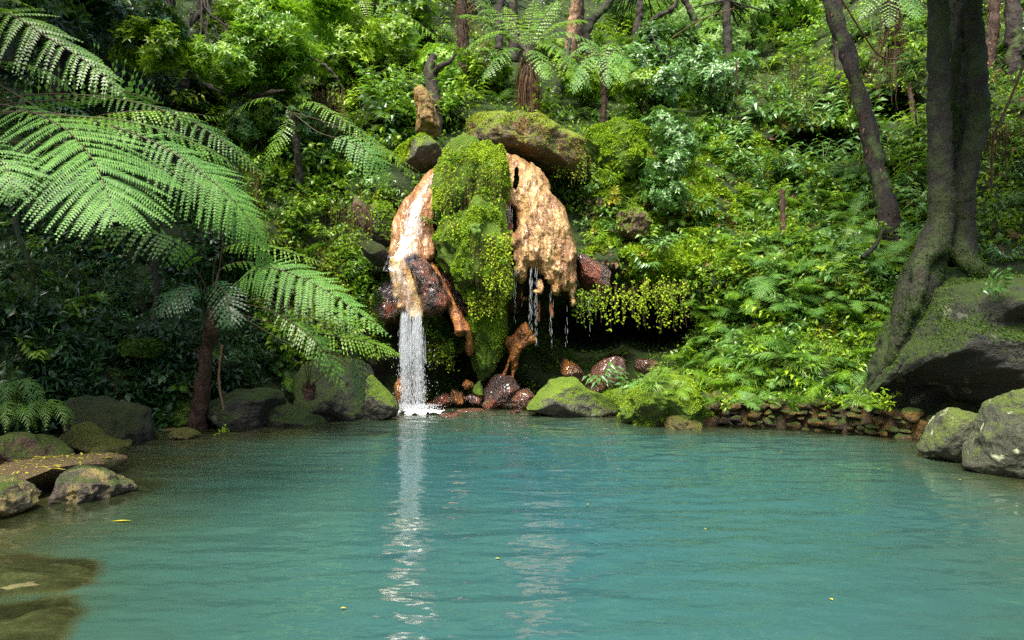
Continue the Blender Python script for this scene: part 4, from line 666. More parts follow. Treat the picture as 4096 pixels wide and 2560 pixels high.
# the big one at the picture edge
A = tree_fern('largest tree fern with long pale fronds sweeping in from the picture edge', [(-95, 452, 8.2), (-85, 350, 8.2), (-80, 230, 7.9), (-74, 125, 7.7)], [.16, .13, .11, .10], [
    ([(-74, 125, 7.7), (-40, 40, 7.5), (0, 13, 7.2), (48, 38, 7.0), (92, 66, 6.8), (128, 100, 6.7)], 46, dict(up=(.1, -.75, .65), n=34, mat='fern_mid', lsp=.027, droop=.35)),
    ([(-74, 125, 7.7), (-10, 104, 7.3), (50, 120, 6.6), (88, 152, 6.0), (106, 190, 5.6), (116, 222, 5.4)], 88, dict(up=(.1, -.55, .8), n=30, mat='fern_pale', lsp=.019, droop=.24, peak=.35, ang=(12, 58), llen=.27, t0=.28, lw=.5)),
    ([(-74, 125, 7.7), (-40, 128, 6.6), (-10, 148, 5.9), (8, 172, 5.6), (14, 196, 5.5)], 44, dict(up=(0, -.6, .8), n=20, mat='fern_pale', lsp=.02, droop=.3, llen=.3, t0=.4, lw=.42)),
    ([(-74, 125, 7.7), (40, 112, 7.0), (140, 136, 6.6), (200, 172, 6.5), (240, 208, 6.5), (268, 252, 6.6)], 40, dict(up=(.1, -.75, .6), n=40, mat='fern_pale', lsp=.02, t0=.3, droop=.35, llen=.3, lw=.42)),
    ([(-74, 125, 7.7), (-20, 80, 7.4), (60, 118, 7.2), (120, 112, 7.2), (172, 111, 7.3), (226, 119, 7.5)], 24, dict(up=(0, -.45, .9), n=34, mat='fern_bright', lsp=.027, t0=.35, droop=.7)),
    ([(-74, 125, 7.7), (20, 96, 7.5), (110, 98, 7.5), (180, 116, 7.4), (228, 145, 7.3), (272, 182, 7.3)], 27, dict(up=(.1, -.55, .8), n=42, mat='fern_mid', lsp=.027, t0=.3)),
    ([(-74, 125, 7.7), (0, 105, 7.7), (60, 100, 7.7), (120, 92, 7.6), (165, 104, 7.6)], 30, dict(up=(0, -.8, -.4), n=22, mat='fern_pale', t0=.35, droop=-.6)),
    ([(-74, 125, 7.7), (-30, 70, 8), (15, 62, 8), (50, 74, 8), (72, 92, 8)], 26, dict(mat='fern_mid', n=24)),
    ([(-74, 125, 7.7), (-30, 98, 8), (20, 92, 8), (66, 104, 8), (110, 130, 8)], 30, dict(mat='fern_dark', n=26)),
    ([(-74, 125, 7.7), (0, 140, 7.2), (100, 150, 7.0), (180, 176, 6.8), (228, 208, 6.8), (258, 248, 7.0), (268, 270, 7.1)], 34, dict(up=(.2, -.7, .6), n=36, mat='fern_pale', lsp=.027, t0=.35)),
    ([(-74, 125, 7.7), (-10, 112, 7.0), (70, 116, 6.8), (140, 124, 6.8), (200, 146, 6.9), (240, 170, 7.0)], 34, dict(up=(0, -.5, .9), n=34, mat='fern_mid', lsp=.027, t0=.3)),
    ([(-74, 125, 7.7), (-120, 60, 7), (-190, 60, 6.5), (-260, 110, 6)], 60, dict(n=16)), ([(-74, 125, 7.7), (-60, 20, 8), (-20, -50, 8.5), (40, -80, 9)], 55, dict(n=18)),
    ([(-74, 125, 7.7), (-60, 40, 7), (-10, -60, 6), (80, -90, 5.4)], 65, dict(n=18)),
], mk='fern_mid', seedb=1)
B = tree_fern('small leaning tree fern rooted at the waterline with fronds reaching toward the falls', [(198, 428, 11.25), (201, 395, 11.2), (208, 350, 11.1), (213, 322, 11.0), (214, 306, 11.0)], [.14, .105, .09, .09, .08], [
    ([(214, 306, 11), (232, 288, 10.7), (262, 268, 10.3), (302, 278, 10), (345, 303, 9.8), (394, 339, 9.7)], 36, dict(up=(.15, -.75, .65), n=42, mat='fern_pale', lsp=.03, t0=.2)),
    ([(214, 306, 11), (215, 262, 10.8), (238, 243, 10.6), (282, 250, 10.4), (333, 267, 10.3)], 18, dict(n=30, mat='fern_bright', t0=.4, up=(0, -.5, .85))),
    ([(214, 306, 11), (199, 274, 10.8), (178, 244, 10.5), (130, 229, 10.3), (78, 229, 10.2)], 26, dict(n=34, mat='fern_mid', t0=.35, up=(0, -.7, .7), droop=.5)),
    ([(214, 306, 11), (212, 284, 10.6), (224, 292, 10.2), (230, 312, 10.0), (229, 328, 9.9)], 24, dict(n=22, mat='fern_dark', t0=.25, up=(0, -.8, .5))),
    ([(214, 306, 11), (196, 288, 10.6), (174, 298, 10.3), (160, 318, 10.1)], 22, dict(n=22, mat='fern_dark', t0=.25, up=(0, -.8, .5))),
    ([(214, 306, 11), (242, 315, 10.6), (285, 326, 10.2), (335, 336, 10.0), (375, 344, 10), (404, 357, 10)], 19, dict(n=34, mat='fern_bright', t0=.42, up=(.1, -.6, .8))),
    ([(214, 306, 11), (256, 306, 10.2), (296, 325, 9.9), (325, 352, 9.8), (347, 394, 9.8)], 21, dict(n=32, mat='fern_mid', t0=.4, up=(.3, -.7, .5))),
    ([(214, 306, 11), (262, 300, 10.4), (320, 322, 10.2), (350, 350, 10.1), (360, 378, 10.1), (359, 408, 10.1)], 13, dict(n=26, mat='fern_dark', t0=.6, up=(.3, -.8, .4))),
    ([(214, 306, 11), (240, 284, 10.9), (278, 288, 10.7), (330, 312, 10.5), (368, 340, 10.4)], 28, dict(n=36, mat='fern_mid', t0=.25, up=(.1, -.7, .7))),
    ([(214, 306, 11), (220, 270, 11.2), (250, 262, 11.3), (290, 276, 11.4), (318, 292, 11.5)], 20, dict(n=26, mat='fern_bright', t0=.3)),
    ([(214, 306, 11), (222, 250, 11.0), (226, 225, 10.9), (246, 214, 10.8), (272, 228, 10.7)], 16, dict(n=22, mat='fern_bright', t0=.55)),
    ([(214, 306, 11), (250, 322, 10.5), (290, 344, 10.3), (330, 352, 10.3), (352, 366, 10.3)], 10, dict(n=20, mat='dead', t0=.6)),
], seedb=2)
C_ = tree_fern('fern clump with arching fronds pointing at the dark mossy wedge', [(300, 200, 13.2), (298, 160, 13), (292, 112, 12.8)], [.09, .07, .06], [
    ([(292, 112, 12.8), (310, 102, 12.6), (342, 120, 12.3), (378, 144, 12.2), (425, 176, 12.2)], 15, dict(n=38, mat='fern_mid', t0=.12, up=(.2, -.6, .75))),
    ([(292, 112, 12.8), (325, 122, 12.4), (365, 140, 12.1), (392, 156, 12), (426, 194, 12)], 9, dict(n=30, mat='fern_bright', t0=.4, up=(.2, -.6, .75))),
    ([(292, 112, 12.8), (318, 132, 12.3), (350, 142, 12), (374, 158, 11.9), (386, 190, 12)], 24, dict(n=28, mat='fern_pale', t0=.4, up=(.3, -.8, .4))),
    ([(292, 112, 12.8), (270, 98, 12.5), (245, 104, 12.3), (225, 124, 12.2)], 15, dict(n=22, mat='fern_mid')), ([(292, 112, 12.8), (284, 130, 12.2), (272, 150, 12), (265, 178, 12)], 15, dict(n=22, mat='fern_mid'))], seedb=3, tmat='bark_dark')
def radial(cx, cy_, D, spec): return [([(cx, cy_, D), (cx+dx*.4, cy_+dy*.4-ar, D+dd*.4), (cx+dx*.8, cy_+dy*.8-ar*.6, D+dd*.8), (cx+dx, cy_+dy, D+dd)], wp, dict(kw)) for dx, dy, ar, dd, wp, kw in spec]
B_ = dict(mat='fern_bright'); Pp = dict(mat='fern_pale'); Md = dict(mat='fern_mid')
tree_fern('tree fern with a thick shaggy red brown skirt standing above the huge rounded boulder', [(532, 112, 18.6), (530, 90, 18.6), (527, 52, 18.5)], [.22, .16, .13], radial(527, 52, 18.5, [(-70, -36, 14, .5, 15, B_), (-48, -50, 10, 1, 14, B_), (30, -52, 6, 1, 14, B_), (62, -30, 14, 0, 15, B_), (78, 0, 20, -.5, 16, Pp), (52, 36, 22, -1, 15, B_), (-64, 2, 22, -.5, 15, B_), (-44, 30, 16, -1, 14, Md), (20, 28, 12, -1.5, 14, Md), (8, -54, 2, 1.5, 12, B_), (-22, -46, 5, 1, 12, B_), (66, 42, 24, -1, 13, Pp)]), shagn=110, shagL=1.3, seedb=4, Wn=20, lsp=.06, thick=1)
tree_fern('slender tree fern whose pale fronds droop like an umbrella at the head of the gully', [(603, 132, 17), (604, 100, 17), (603, 62, 16.9)], [.08, .065, .06], radial(603, 62, 16.9, [(-30, 32, 18, -1, 14, Pp), (31, 8, 12, -.6, 14, Pp), (-38, 0, 16, 0, 11, Pp), (12, -16, 10, .6, 12, Md), (-22, -20, 6, .6, 11, Md), (36, -12, 10, 0, 12, Md), (6, 26, 16, -1, 12, Pp), (22, 22, 14, -1, 12, Pp)]), seedb=5, Wn=18, lsp=.06, thick=1, drooping=.4)
tree_fern('little tree fern with a bare dark stem under the top leaves of the bright shrub', [(369, 62, 21), (369, 40, 21), (370, 22, 21)], [.08, .07, .06], radial(370, 22, 21, [(50, 14, 14, -.5, 12, Pp), (70, 22, 18, -.6, 12, B_), (-30, -14, 6, 0, 10, B_), (-18, 22, 12, -.5, 10, B_), (30, -26, 6, .5, 10, B_), (-10, -30, 3, .5, 10, B_), (20, 28, 12, -.8, 10, Md)]), seedb=6, Wn=18, lsp=.06, thick=1, tmat='bark_dark')
tree_fern('tree fern with a tall ragged reddish trunk and one dead brown frond', [(463, 84, 19.5), (463, 40, 19.5), (462, -10, 19.4)], [.17, .15, .13], radial(462, -14, 19.4, [(28, 95, 30, -1, 12, dict(mat='dead')), (52, 16, 14, 0, 14, B_), (-48, 20, 14, 0, 14, Md), (-20, -40, 5, 0, 13, Md), (60, -8, 14, 0, 14, Md), (30, 60, 24, -1, 12, Md)]), shagn=30, shagL=.9, seedb=7, Wn=20, lsp=.06, thick=1)
tree_fern('tree fern behind the dark trunks whose pale frond hangs into view from above', [(894, 62, 17.5), (893, 30, 17.5), (890, -12, 17.4)], [.15, .12, .11], radial(890, -14, 17.4, [(28, 34, 12, -1.4, 16, Pp), (-30, 34, 12, -1.4, 13, Md), (0, 42, 8, -1.6, 12, Md), (44, 8, 12, 0, 14, Md), (-46, 6, 12, 0, 14, Md), (14, -34, 4, 0, 12, Md)]), shagn=40, shagL=1.2, seedb=8, Wn=18, lsp=.06, thick=1)
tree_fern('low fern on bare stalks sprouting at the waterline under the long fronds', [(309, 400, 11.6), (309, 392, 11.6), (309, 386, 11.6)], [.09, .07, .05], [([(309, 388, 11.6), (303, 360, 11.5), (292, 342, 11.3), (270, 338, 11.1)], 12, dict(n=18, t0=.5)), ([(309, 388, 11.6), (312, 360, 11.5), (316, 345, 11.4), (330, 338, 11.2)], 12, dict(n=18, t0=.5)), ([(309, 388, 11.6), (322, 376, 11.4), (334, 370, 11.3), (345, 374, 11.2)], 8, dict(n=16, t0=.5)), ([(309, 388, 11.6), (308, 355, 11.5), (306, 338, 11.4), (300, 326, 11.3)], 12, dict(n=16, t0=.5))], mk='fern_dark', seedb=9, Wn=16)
for k, (x, y, D, lb) in enumerate([(15, 408, 9.3, 'broad fern clump with drooping fronds above the lumpy purple boulder'), (45, 428, 9.0, 'low feathery fern spilling over the top of the lumpy purple boulder'), (8, 430, 8.8, 'dark little fern in the corner behind the lumpy purple boulder')]):
    r = np.random.default_rng(50+k); e = empty('fern', W(x, y, D)); tag(e, lb, 'fern', 'ferns at the corner of the pool')
    for j in range(8):
        a = j*.8+r.normal()*.2; dx = math.cos(a)*26; dy = -math.sin(abs(a % 3.1))*8
        g = Geo(); frond(g, np.array([W(x, y, D), W(x+dx*.4, y-20-8*r.random(), D-.05), W(x+dx*.85, y-18, D-.3*math.sin(a)), W(x+dx*1.15, y+2, D-.45*math.sin(a))]), .12, n=18, lsp=.02, droop=.3, seed=k*10+j, up=(0, -.6, .8)); o = g.build('frond', [M['fern_mid' if k else 'fern_pale'], M['stipe_green']], None, np.array(e.location)); o.location = (0, 0, 0); o.parent = e
# ================================================================ TREES
def tree(label, trunks, mat, crown=None, name='tree', group=None, seed=0, k=14, rough=(.05, 6), crmat='leaf_dark', crlist=None, extra=None, gnd=True, mossy=0):
    if gnd:
        dd_ = ground(trunks[0][0])[0][2]-trunks[0][0][0][2]; trunks = [([(a, b, c+dd_) for a, b, c in p_], r_) for p_, r_ in trunks]
    base = W(*trunks[0][0][0]); e = empty(name, base); tag(e, label, 'tree', group); r = np.random.default_rng(seed)
    for pts, rad in trunks:
        g = Geo(); g.tube(np.array([W(*p) for p in pts]), rad, 0, k, n=max(24, len(pts)*14), rough=rough, seed=seed); o = g.build('trunk' if (pts is trunks[0][0]) else 'branch', [M[mat]], None, base); o.location = (0, 0, 0); o.parent = e
        if mossy: tufts(g.last, int(mossy*max(rad)), 'moss_dark_leaf', o, base, up=-2, size=(.012, .035), seed=len(pts))
    for (cx, cyy, D, rx, ry, rz, cnt, Ll, mt) in (crlist or []):
        g = Geo(); c0 = W(cx, cyy, D); cc = crown_leaves(g, c0, (rx, rz, ry), cnt, Ll, r); b0 = W(*trunks[0][0][-1])
        for c in cc[:8]: g.tube(np.stack([b0, (b0+c)/2+r.normal(size=3)*.15, c]), [.03, .008], 1, 4, n=8)
        o = g.build('crown', [M[mt], M['bark_dark']], None, base); o.location = (0, 0, 0); o.parent = e
    return e
# right-hand mossy tree astride the giant boulder
T1 = tree('massive dark mossy tree with three stems rising behind the giant boulder', [
    ([(905, 336, 10.15), (918, 292, 10.4), (932, 250, 10.7), (941, 215, 10.8), (940, 150, 10.85), (939, 80, 10.9), (938, 0, 10.9), (932, -160, 11)], [.14, .22, .24, .18, .165, .15, .14, .12]),
    ([(958, 262, 10.9), (961, 225, 11), (966, 175, 11), (978, 120, 11), (977, 60, 11), (973, 0, 11), (984, -150, 11.4)], [.26, .19, .15, .155, .13, .12, .11]),
    ([(952, 240, 11.1), (954, 170, 11.3), (951, 110, 11.3), (955, 66, 11.2), (964, 24, 11.1), (972, -30, 11)], [.2, .10, .09, .085, .075, .07]),
    ([(956, 160, 11.5), (962, 80, 11.6), (958, 0, 11.7), (950, -120, 11.8)], [.17, .15, .13, .11]),
    ([(930, 262, 10.6), (912, 300, 10.3), (903, 335, 10.2), (893, 362, 10.3), (868, 388, 10.7)], [.22, .20, .17, .12, .04]),
    ([(955, 250, 10.6), (980, 272, 10.4), (1005, 276, 10.4), (1040, 292, 10.4)], [.16, .11, .08, .05]),
    ([(925, 258, 10.9), (908, 280, 11.1), (900, 300, 11.3), (892, 330, 11.4)], [.18, .13, .10, .06]),
    ([(940, 245, 10.45), (922, 262, 10.3), (918, 285, 10.15), (910, 312, 10.05), (899, 345, 10.1)], [.16, .13, .11, .09, .05])],
    'bark_moss', seed=11, gnd=False, mossy=16000, rough=(.03, 5), crlist=[(930, -330, 11, 2.2, 1.2, 2.2, 700, .3, 'leaf_dark'), (1150, -280, 9.5, 2.4, 1.3, 2.4, 700, .3, 'leaf_dark')])
# leaning scaly trunk
def scaly(label, pts, rad, name='tree', n=160, seed=0, cat='tree', stub=.07, mat='bark_dark', crl=None):
    dd_ = ground(pts)[0][2]-pts[0][2]; pts = [(a, b, c+dd_) for a, b, c in pts]; crl = [[(a, b, c+dd_) for a, b, c in f] for f in crl] if crl else None; base = W(*pts[0]); e = empty(name, base); tag(e, label, cat); r = np.random.default_rng(seed); P = np.array([W(*p) for p in pts]); g = Geo(); g.tube(P, rad, 0, 14, n=40, rough=(rad[0]*.3, 7), seed=seed); o = g.build('trunk', [M[mat]], None, base); o.location = (0, 0, 0); o.parent = e
    ts = spline(P, 200); g = Geo()
    for k in range(n):
        i = r.integers(2, 198); a = r.random()*6.28; o_ = np.array([math.cos(a), math.sin(a), 0]); rr = np.interp(i/199, np.linspace(0, 1, len(rad)), rad); q = ts[i]+o_*rr*.9; g.leaves(q[None], nrm(o_*.5+UPV*r.choice([1, 1, -1])), o_, stub*r.uniform(.8, 2.0), .035, 0, .1, .2)
    o = g.build('stalk_scars', [M['root']], None, base); o.location = (0, 0, 0); o.parent = e
    if crl:
        for f in crl:
            g = Geo(); frond(g, np.array([W(*p) for p in f]), .5, n=14, lsp=.08); o = g.build('frond', [M['fern_mid'], M['stipe']], None, base); o.location = (0, 0, 0); o.parent = e
    return e
scaly('long dark scaly trunk leaning across the slope beside the mossy tree', [(889, 246, 12.6), (888, 212, 12.7), (880, 180, 12.9), (870, 138, 13.1), (857, 88, 13.3), (846, 49, 13.5), (829, 0, 13.8), (800, -90, 14)], [.22, .17, .14, .14, .13, .125, .13, .11], seed=1, n=260, crl=[[(800, -90, 14), (850, -150, 13), (920, -130, 12)], [(800, -90, 14), (750, -140, 13.5), (700, -110, 13)]])
scaly('straight red brown trunk standing just behind the leaning scaly one', [(839, 112, 15.5), (839, 60, 15.6), (837, 20, 15.7), (836, -60, 15.8)], [.12, .10, .13, .10], seed=2, n=120)
scaly('shaggy brown trunk ending in thin prop roots beside the mossy tree', [(890, 62, 16.5), (891, 30, 16.5), (888, 0, 16.6), (885, -60, 16.8)], [.16, .13, .12, .11], seed=3, n=120)
scaly('bundle of pale brown stalks forming a ragged trunk near the picture corner', [(988, 76, 14), (990, 50, 14), (994, 20, 14), (996, -40, 14)], [.12, .12, .11, .1], seed=4, n=120, mat='bark_fibre')
scaly('smooth dark trunk cut by the picture corner', [(1014, 78, 13), (1014, 50, 13), (1013, 20, 13), (1012, -60, 13.2)], [.17, .15, .14, .13], seed=5, n=20)
scaly('gnarled dark stump with a side branch beside the tall ochre rock', [(436, 140, 16.2), (437, 118, 16.3), (433, 95, 16.5), (430, 70, 16.6), (434, 56, 16.7)], [.12, .13, .15, .13, .09], name='tree_stump', cat='stump', seed=6, n=50)
g = Geo(); st = [o for o in sc.objects if o.name.startswith('tree_stump')][0]; dq = st.location.y-16.2; g.tube([W(434, 74, 16.6+dq), W(441, 66, 16.4+dq), W(450, 62, 16.4+dq), (W(455, 54, 16.4+dq))], [.09, .07, .05, .03], 0, 8, n=14, rough=(.02, 8)); st = bpy.data.objects[-1] if 0 else [o for o in sc.objects if o.name.startswith('tree_stump')][0]
o = g.build('branch', [M['bark_dark']], None, np.array(st.location)); o.location = (0, 0, 0); o.parent = st
scaly('weathered brown post like dead trunk among the pale ferns', [(784, 242, 13.2), (783, 215, 13.3), (782, 190, 13.4)], [.06, .055, .05], name='dead_trunk', cat='dead trunk', seed=7, n=30, mat='bark_fibre')
scaly('thin dead stem topped with dry leaves beside the mossy tree', [(914, 126, 14.3), (912, 105, 14.4), (909, 86, 14.5)], [.06, .05, .04], name='dead_trunk', cat='dead trunk', seed=8, n=20, mat='bark_fibre')
scaly('pale orange peeling trunk at the head of the gully', [(570, 60, 27), (572, 30, 27), (576, 0, 27), (578, -60, 27)], [.2, .16, .15, .14], seed=9, n=40, mat='bark_pale')
scaly('narrow red brown trunk close beside the pale peeling one', [(580, 56, 26), (580, 20, 26), (581, -60, 26)], [.15, .13, .12], seed=10, n=60, mat='bark_fibre')
for k, (pts, rad, lb) in enumerate([
    ([(592, 62, 27), (586, 40, 27), (592, 20, 27), (608, 4, 27), (618, -30, 27)], [.18, .15, .13, .12, .1], 'curved mossy tree stem arching over behind the slender tree fern'),
    ([(500, 60, 24), (499, 30, 24), (503, -40, 24)], [.13, .12, .1], 'dark thin trunk in the gloom behind the shaggy tree fern'),
    ([(512, 62, 25), (514, 40, 25), (512, -40, 25)], [.18, .15, .12], 'dark thicker trunk deep in the shade above the falls'),
    ([(556, 100, 20), (562, 78, 20), (566, 60, 20), (570, 40, 20.5)], [.12, .1, .08, .06], 'leaning dark sapling between the two tree ferns'),
    ([(684, 66, 22), (692, 40, 22), (698, 30, 22), (690, 10, 22), (678, -14, 22)], [.12, .11, .11, .10, .09], 'bent bare trunk slanting down from the top near the hazy foliage'),
    ([(638, 60, 24), (640, 40, 24), (652, 20, 24), (672, 8, 24), (684, -20, 24)], [.12, .1, .08, .06, .05], 'dark crooked tree limb behind the round bushy crown')]):
    tree(lb, [(pts, rad)], 'bark_moss' if k in (0, 3) else 'bark_dark', seed=20+k, k=10)
YL, MG, DK, CO = 'leaf_yellow', 'leaf_mid', 'leaf_dark', 'leaf_cool'
tree('slender tree with bright yellow green leaf whorls spreading over the slope', [([(177, 118, 15.5), (182, 90, 15.6), (190, 68, 15.8), (200, 30, 16), (204, -20, 16)], [.11, .10, .09, .09, .08]), ([(196, 50, 15.9), (225, 40, 15.6), (260, 42, 15.4), (300, 50, 15.2)], [.05, .04, .03, .015]), ([(200, 30, 16), (240, 10, 15.8), (290, 8, 15.6)], [.06, .04, .02]), ([(190, 68, 15.8), (215, 90, 15.0), (250, 96, 14.6), (285, 90, 14.4)], [.05, .03, .01]), ([(204, 10, 15.6), (170, 40, 14.2), (140, 60, 13.6)], [.05, .03, .01]), ([(300, 50, 15.2), (330, 70, 14.4), (345, 90, 14.2)], [.03, .02, .008])], 'bark_dark', seed=31,
     crlist=[(300, 28, 15.6, 1.5, .85, 1.0, 1500, .15, YL), (262, 58, 15.2, 1.0, .55, .8, 700, .14, YL), (218, 62, 14.8, .8, .5, .7, 420, .14, YL), (235, 10, 16, 1.1, .5, .8, 420, .15, MG)])
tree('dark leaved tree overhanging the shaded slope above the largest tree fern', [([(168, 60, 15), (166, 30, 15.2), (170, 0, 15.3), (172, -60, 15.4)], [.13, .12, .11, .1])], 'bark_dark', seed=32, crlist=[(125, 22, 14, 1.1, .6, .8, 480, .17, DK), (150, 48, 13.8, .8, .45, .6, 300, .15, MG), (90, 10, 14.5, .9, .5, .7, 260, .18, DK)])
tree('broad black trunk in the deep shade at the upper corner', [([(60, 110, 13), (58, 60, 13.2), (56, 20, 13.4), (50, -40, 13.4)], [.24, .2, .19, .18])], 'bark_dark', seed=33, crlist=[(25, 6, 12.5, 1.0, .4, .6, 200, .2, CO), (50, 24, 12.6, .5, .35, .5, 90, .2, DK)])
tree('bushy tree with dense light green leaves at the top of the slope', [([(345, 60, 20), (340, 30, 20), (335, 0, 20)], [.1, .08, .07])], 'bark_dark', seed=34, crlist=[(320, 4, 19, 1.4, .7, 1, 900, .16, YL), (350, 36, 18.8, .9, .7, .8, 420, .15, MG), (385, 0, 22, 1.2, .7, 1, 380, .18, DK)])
tree('round bushy crown of small pale green leaves at the head of the gully', [([(665, 100, 21.5), (663, 80, 21.5), (664, 60, 21.6)], [.14, .12, .1])], 'bark_dark', seed=35, crlist=[(664, 48, 21, 1.05, .75, .9, 1500, .10, CO), (650, 60, 20.5, .6, .45, .5, 450, .10, CO)])
tree('tall tree with layered foliage coloured pale for haze against the top edge', [([(640, 70, 27), (635, 40, 27), (640, 10, 27), (640, -30, 27)], [.14, .12, .1, .1])], 'bark_dark', seed=36, crlist=[(640, 6, 27, 1.6, .6, 1, 900, .16, 'hazy'), (615, 30, 27, .8, .4, .6, 260, .16, MG), (668, 26, 28, 1., .5, .8, 300, .16, 'hazy')])
tree('feathery tree with leaves coloured light for haze at the far end of the gully', [([(730, 90, 29), (728, 50, 29), (726, 0, 29)], [.15, .12, .1])], 'bark_dark', seed=37, crlist=[(728, 36, 29, 2.2, 1.8, 1.2, 1700, .16, 'hazy'), (780, 12, 27, 1.8, .8, 1, 800, .16, YL), (700, 6, 30, 1.4, .9, 1, 600, .16, 'hazy')])
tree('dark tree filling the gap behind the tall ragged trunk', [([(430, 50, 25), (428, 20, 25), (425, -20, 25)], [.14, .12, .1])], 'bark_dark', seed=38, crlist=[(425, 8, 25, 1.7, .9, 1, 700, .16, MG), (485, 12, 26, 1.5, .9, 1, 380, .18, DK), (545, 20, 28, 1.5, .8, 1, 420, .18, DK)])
# unseen trees added above the frame so their crowns shade the banks
for k, (x, y, z, rx, rz, cnt, lb) in enumerate([(-7.3, 9.2, 8.6, 3.2, 1.2, 2300, 'tall tree whose crown shades the dark bank'), (-9.6, 13.0, 10.5, 3.2, 1.3, 1900, 'tall tree above the shaded upper corner'), (-7.6, 5.8, 8.2, 2.8, 1.1, 1300, 'spreading tree over the corner of the pool'), (6.6, 8.6, 7.9, 2.7, 1.0, 1700, 'leafy tree over the giant boulder')]):
    e = empty('tree', (x*1.25, y, 0)); tag(e, lb+', unseen above the frame, added for shade', 'tree', 'unseen trees added to shade the banks'); r = np.random.default_rng(90+k); g = Geo(); g.tube([(x*1.25, y, -1), (x*1.22, y, z*.5), (x*1.05, y, z)], [.25, .2, .12], 0, 10, n=20, rough=(.04, 4)); b = np.array(e.location); o = g.build('trunk', [M['bark_dark']], None, b); o.location = (0, 0, 0); o.parent = e
    g = Geo(); crown_leaves(g, (x, y, z), (rx, rx, rz), cnt, .42, r, wr_=.45, shell=.1, clumps=26); o = g.build('crown', [M['leaf_dark']], None, b); o.location = (0, 0, 0); o.parent = e
# ================================================================ SCATTERED PLANTS
formation = [(438, 165), (446, 154), (465, 128), (480, 116), (540, 114), (575, 130), (590, 150), (585, 180), (575, 200), (580, 300), (560, 325), (545, 360), (523, 395), (510, 410), (395, 412), (400, 320), (385, 300), (388, 250), (393, 220), (410, 190), (430, 165)]
rocksx = [[(388, 158), (410, 137), (438, 131), (448, 150), (430, 174), (410, 174)], [(413, 92), (430, 88), (440, 130), (420, 134)], [(618, 208), (648, 210), (652, 238), (622, 240)], [(576, 254), (612, 258), (614, 296), (580, 290)],
          [(585, 360), (624, 355), (626, 392), (585, 392)], [(520, 370), (580, 370), (625, 398), (625, 420), (520, 420)], [(630, 425), (640, 385), (662, 370), (690, 378), (708, 400), (700, 430)], [(883, 410), (890, 360), (925, 300), (955, 276), (1100, 276), (1100, 430), (900, 425)], [(0, 395), (62, 432), (55, 398), (150, 402), (150, 450), (0, 450)], [(560, 288), (600, 290), (690, 286), (700, 330), (680, 350), (560, 352)], [(205, 385), (290, 385), (290, 440), (205, 440)], [(283, 378), (310, 360), (372, 360), (400, 410), (285, 425)], [(350, 194), (396, 202), (396, 268), (352, 262)], [(585, 140), (612, 124), (648, 130), (650, 160), (630, 195), (596, 190)]]
_sh = np.array(shore_px, float)
def valid(px, py, m=0):
    base = np.interp(px, [0, 60, 150, 205, 280, 320, 397, 625, 690, 850, 930, 1030], [430, 437, 437, 430, 427, 415, 409, 409, 400, 399, 403, 400])
    if py > base-2: return False
    if math.hypot((px-530)/26, (py-82)/34) < 1 or math.hypot((px-603)/13, (py-98)/34) < 1: return False
    if inpoly(np.array([px]), np.array([py]), formation)[0]: return False
    return not any(inpoly(np.array([px]), np.array([py]), q)[0] for q in rocksx)
land = [(480, 132, 'huge rounded boulder'), (436, 152, 'dark mossy wedge'), (427, 112, 'tall ochre rock'), (530, 82, 'shaggy skirted tree fern'), (603, 96, 'slender umbrella fern'), (463, 45, 'ragged reddish trunk'), (617, 155, 'bright mossy hump'), (665, 50, 'round bushy crown'), (634, 224, 'bare brown rock'), (594, 275, 'wet reddish rock'), (640, 320, 'black cave'),
        (784, 215, 'post like dead trunk'), (866, 130, 'leaning scaly trunk'), (889, 230, 'foot of the leaning trunk'), (940, 100, 'three stemmed mossy tree'), (912, 105, 'dry leaved dead stem'), (900, 330, 'great mossy root'), (662, 395, 'overgrown mound'), (760, 400, 'middle of the stone wall'), (860, 400, 'far end of the stone wall'), (985, 290, 'giant boulder crown'), (1000, 60, 'bundle of pale stalks'),
        (185, 60, 'yellow green tree trunk'), (292, 115, 'arching fern clump'), (170, 120, 'sweeping pale fronds'), (214, 320, 'small leaning tree fern'), (100, 400, 'broad dark boulder'), (145, 350, 'flat mossy rock with litter'), (245, 400, 'dark streaked boulder'), (335, 375, 'dark overhanging boulder'), (400, 230, 'orange chute'), (385, 320, 'lower cascade lip'), (370, 45, 'little bare stemmed tree fern'), (740, 70, 'feathery hazed tree'), (30, 300, 'deep shade at the picture edge'), (700, 330, 'edge of the cave'), (740, 180, 'hanging moss bank'), (800, 90, 'pale stalked slope'), (230, 180, 'long fern tips')]
relw = ['above', 'below', 'level with', 'uphill of']
used_lab = {}
def mklabel(sz, tint, kind, px, py):
    dd = [(math.hypot((px-a)*.8, py-b), a, b, nme) for a, b, nme in land]; dd.sort(); d, a, b, nme = dd[0]; n2 = dd[1][3]
    near = 'close' if d < 22 else ('a little way' if d < 48 else 'well'); vert = 'above' if py < b-10 else ('below' if py > b+10 else 'beside')
    if vert == 'beside': near = {'close': 'right', 'a little way': 'just', 'well': 'some way'}[near]; near = {'right': 'close', 'just': 'growing', 'some way': 'standing off'}[near]
    l = f'{sz} {tint} {kind} {near} {vert} the {nme}'
    if l in used_lab: l = l+', toward the '+n2
    ws = l.split()
    if len(ws) > 16: l = ' '.join(ws[:16])
    used_lab[l] = 1; return l
protos = {}
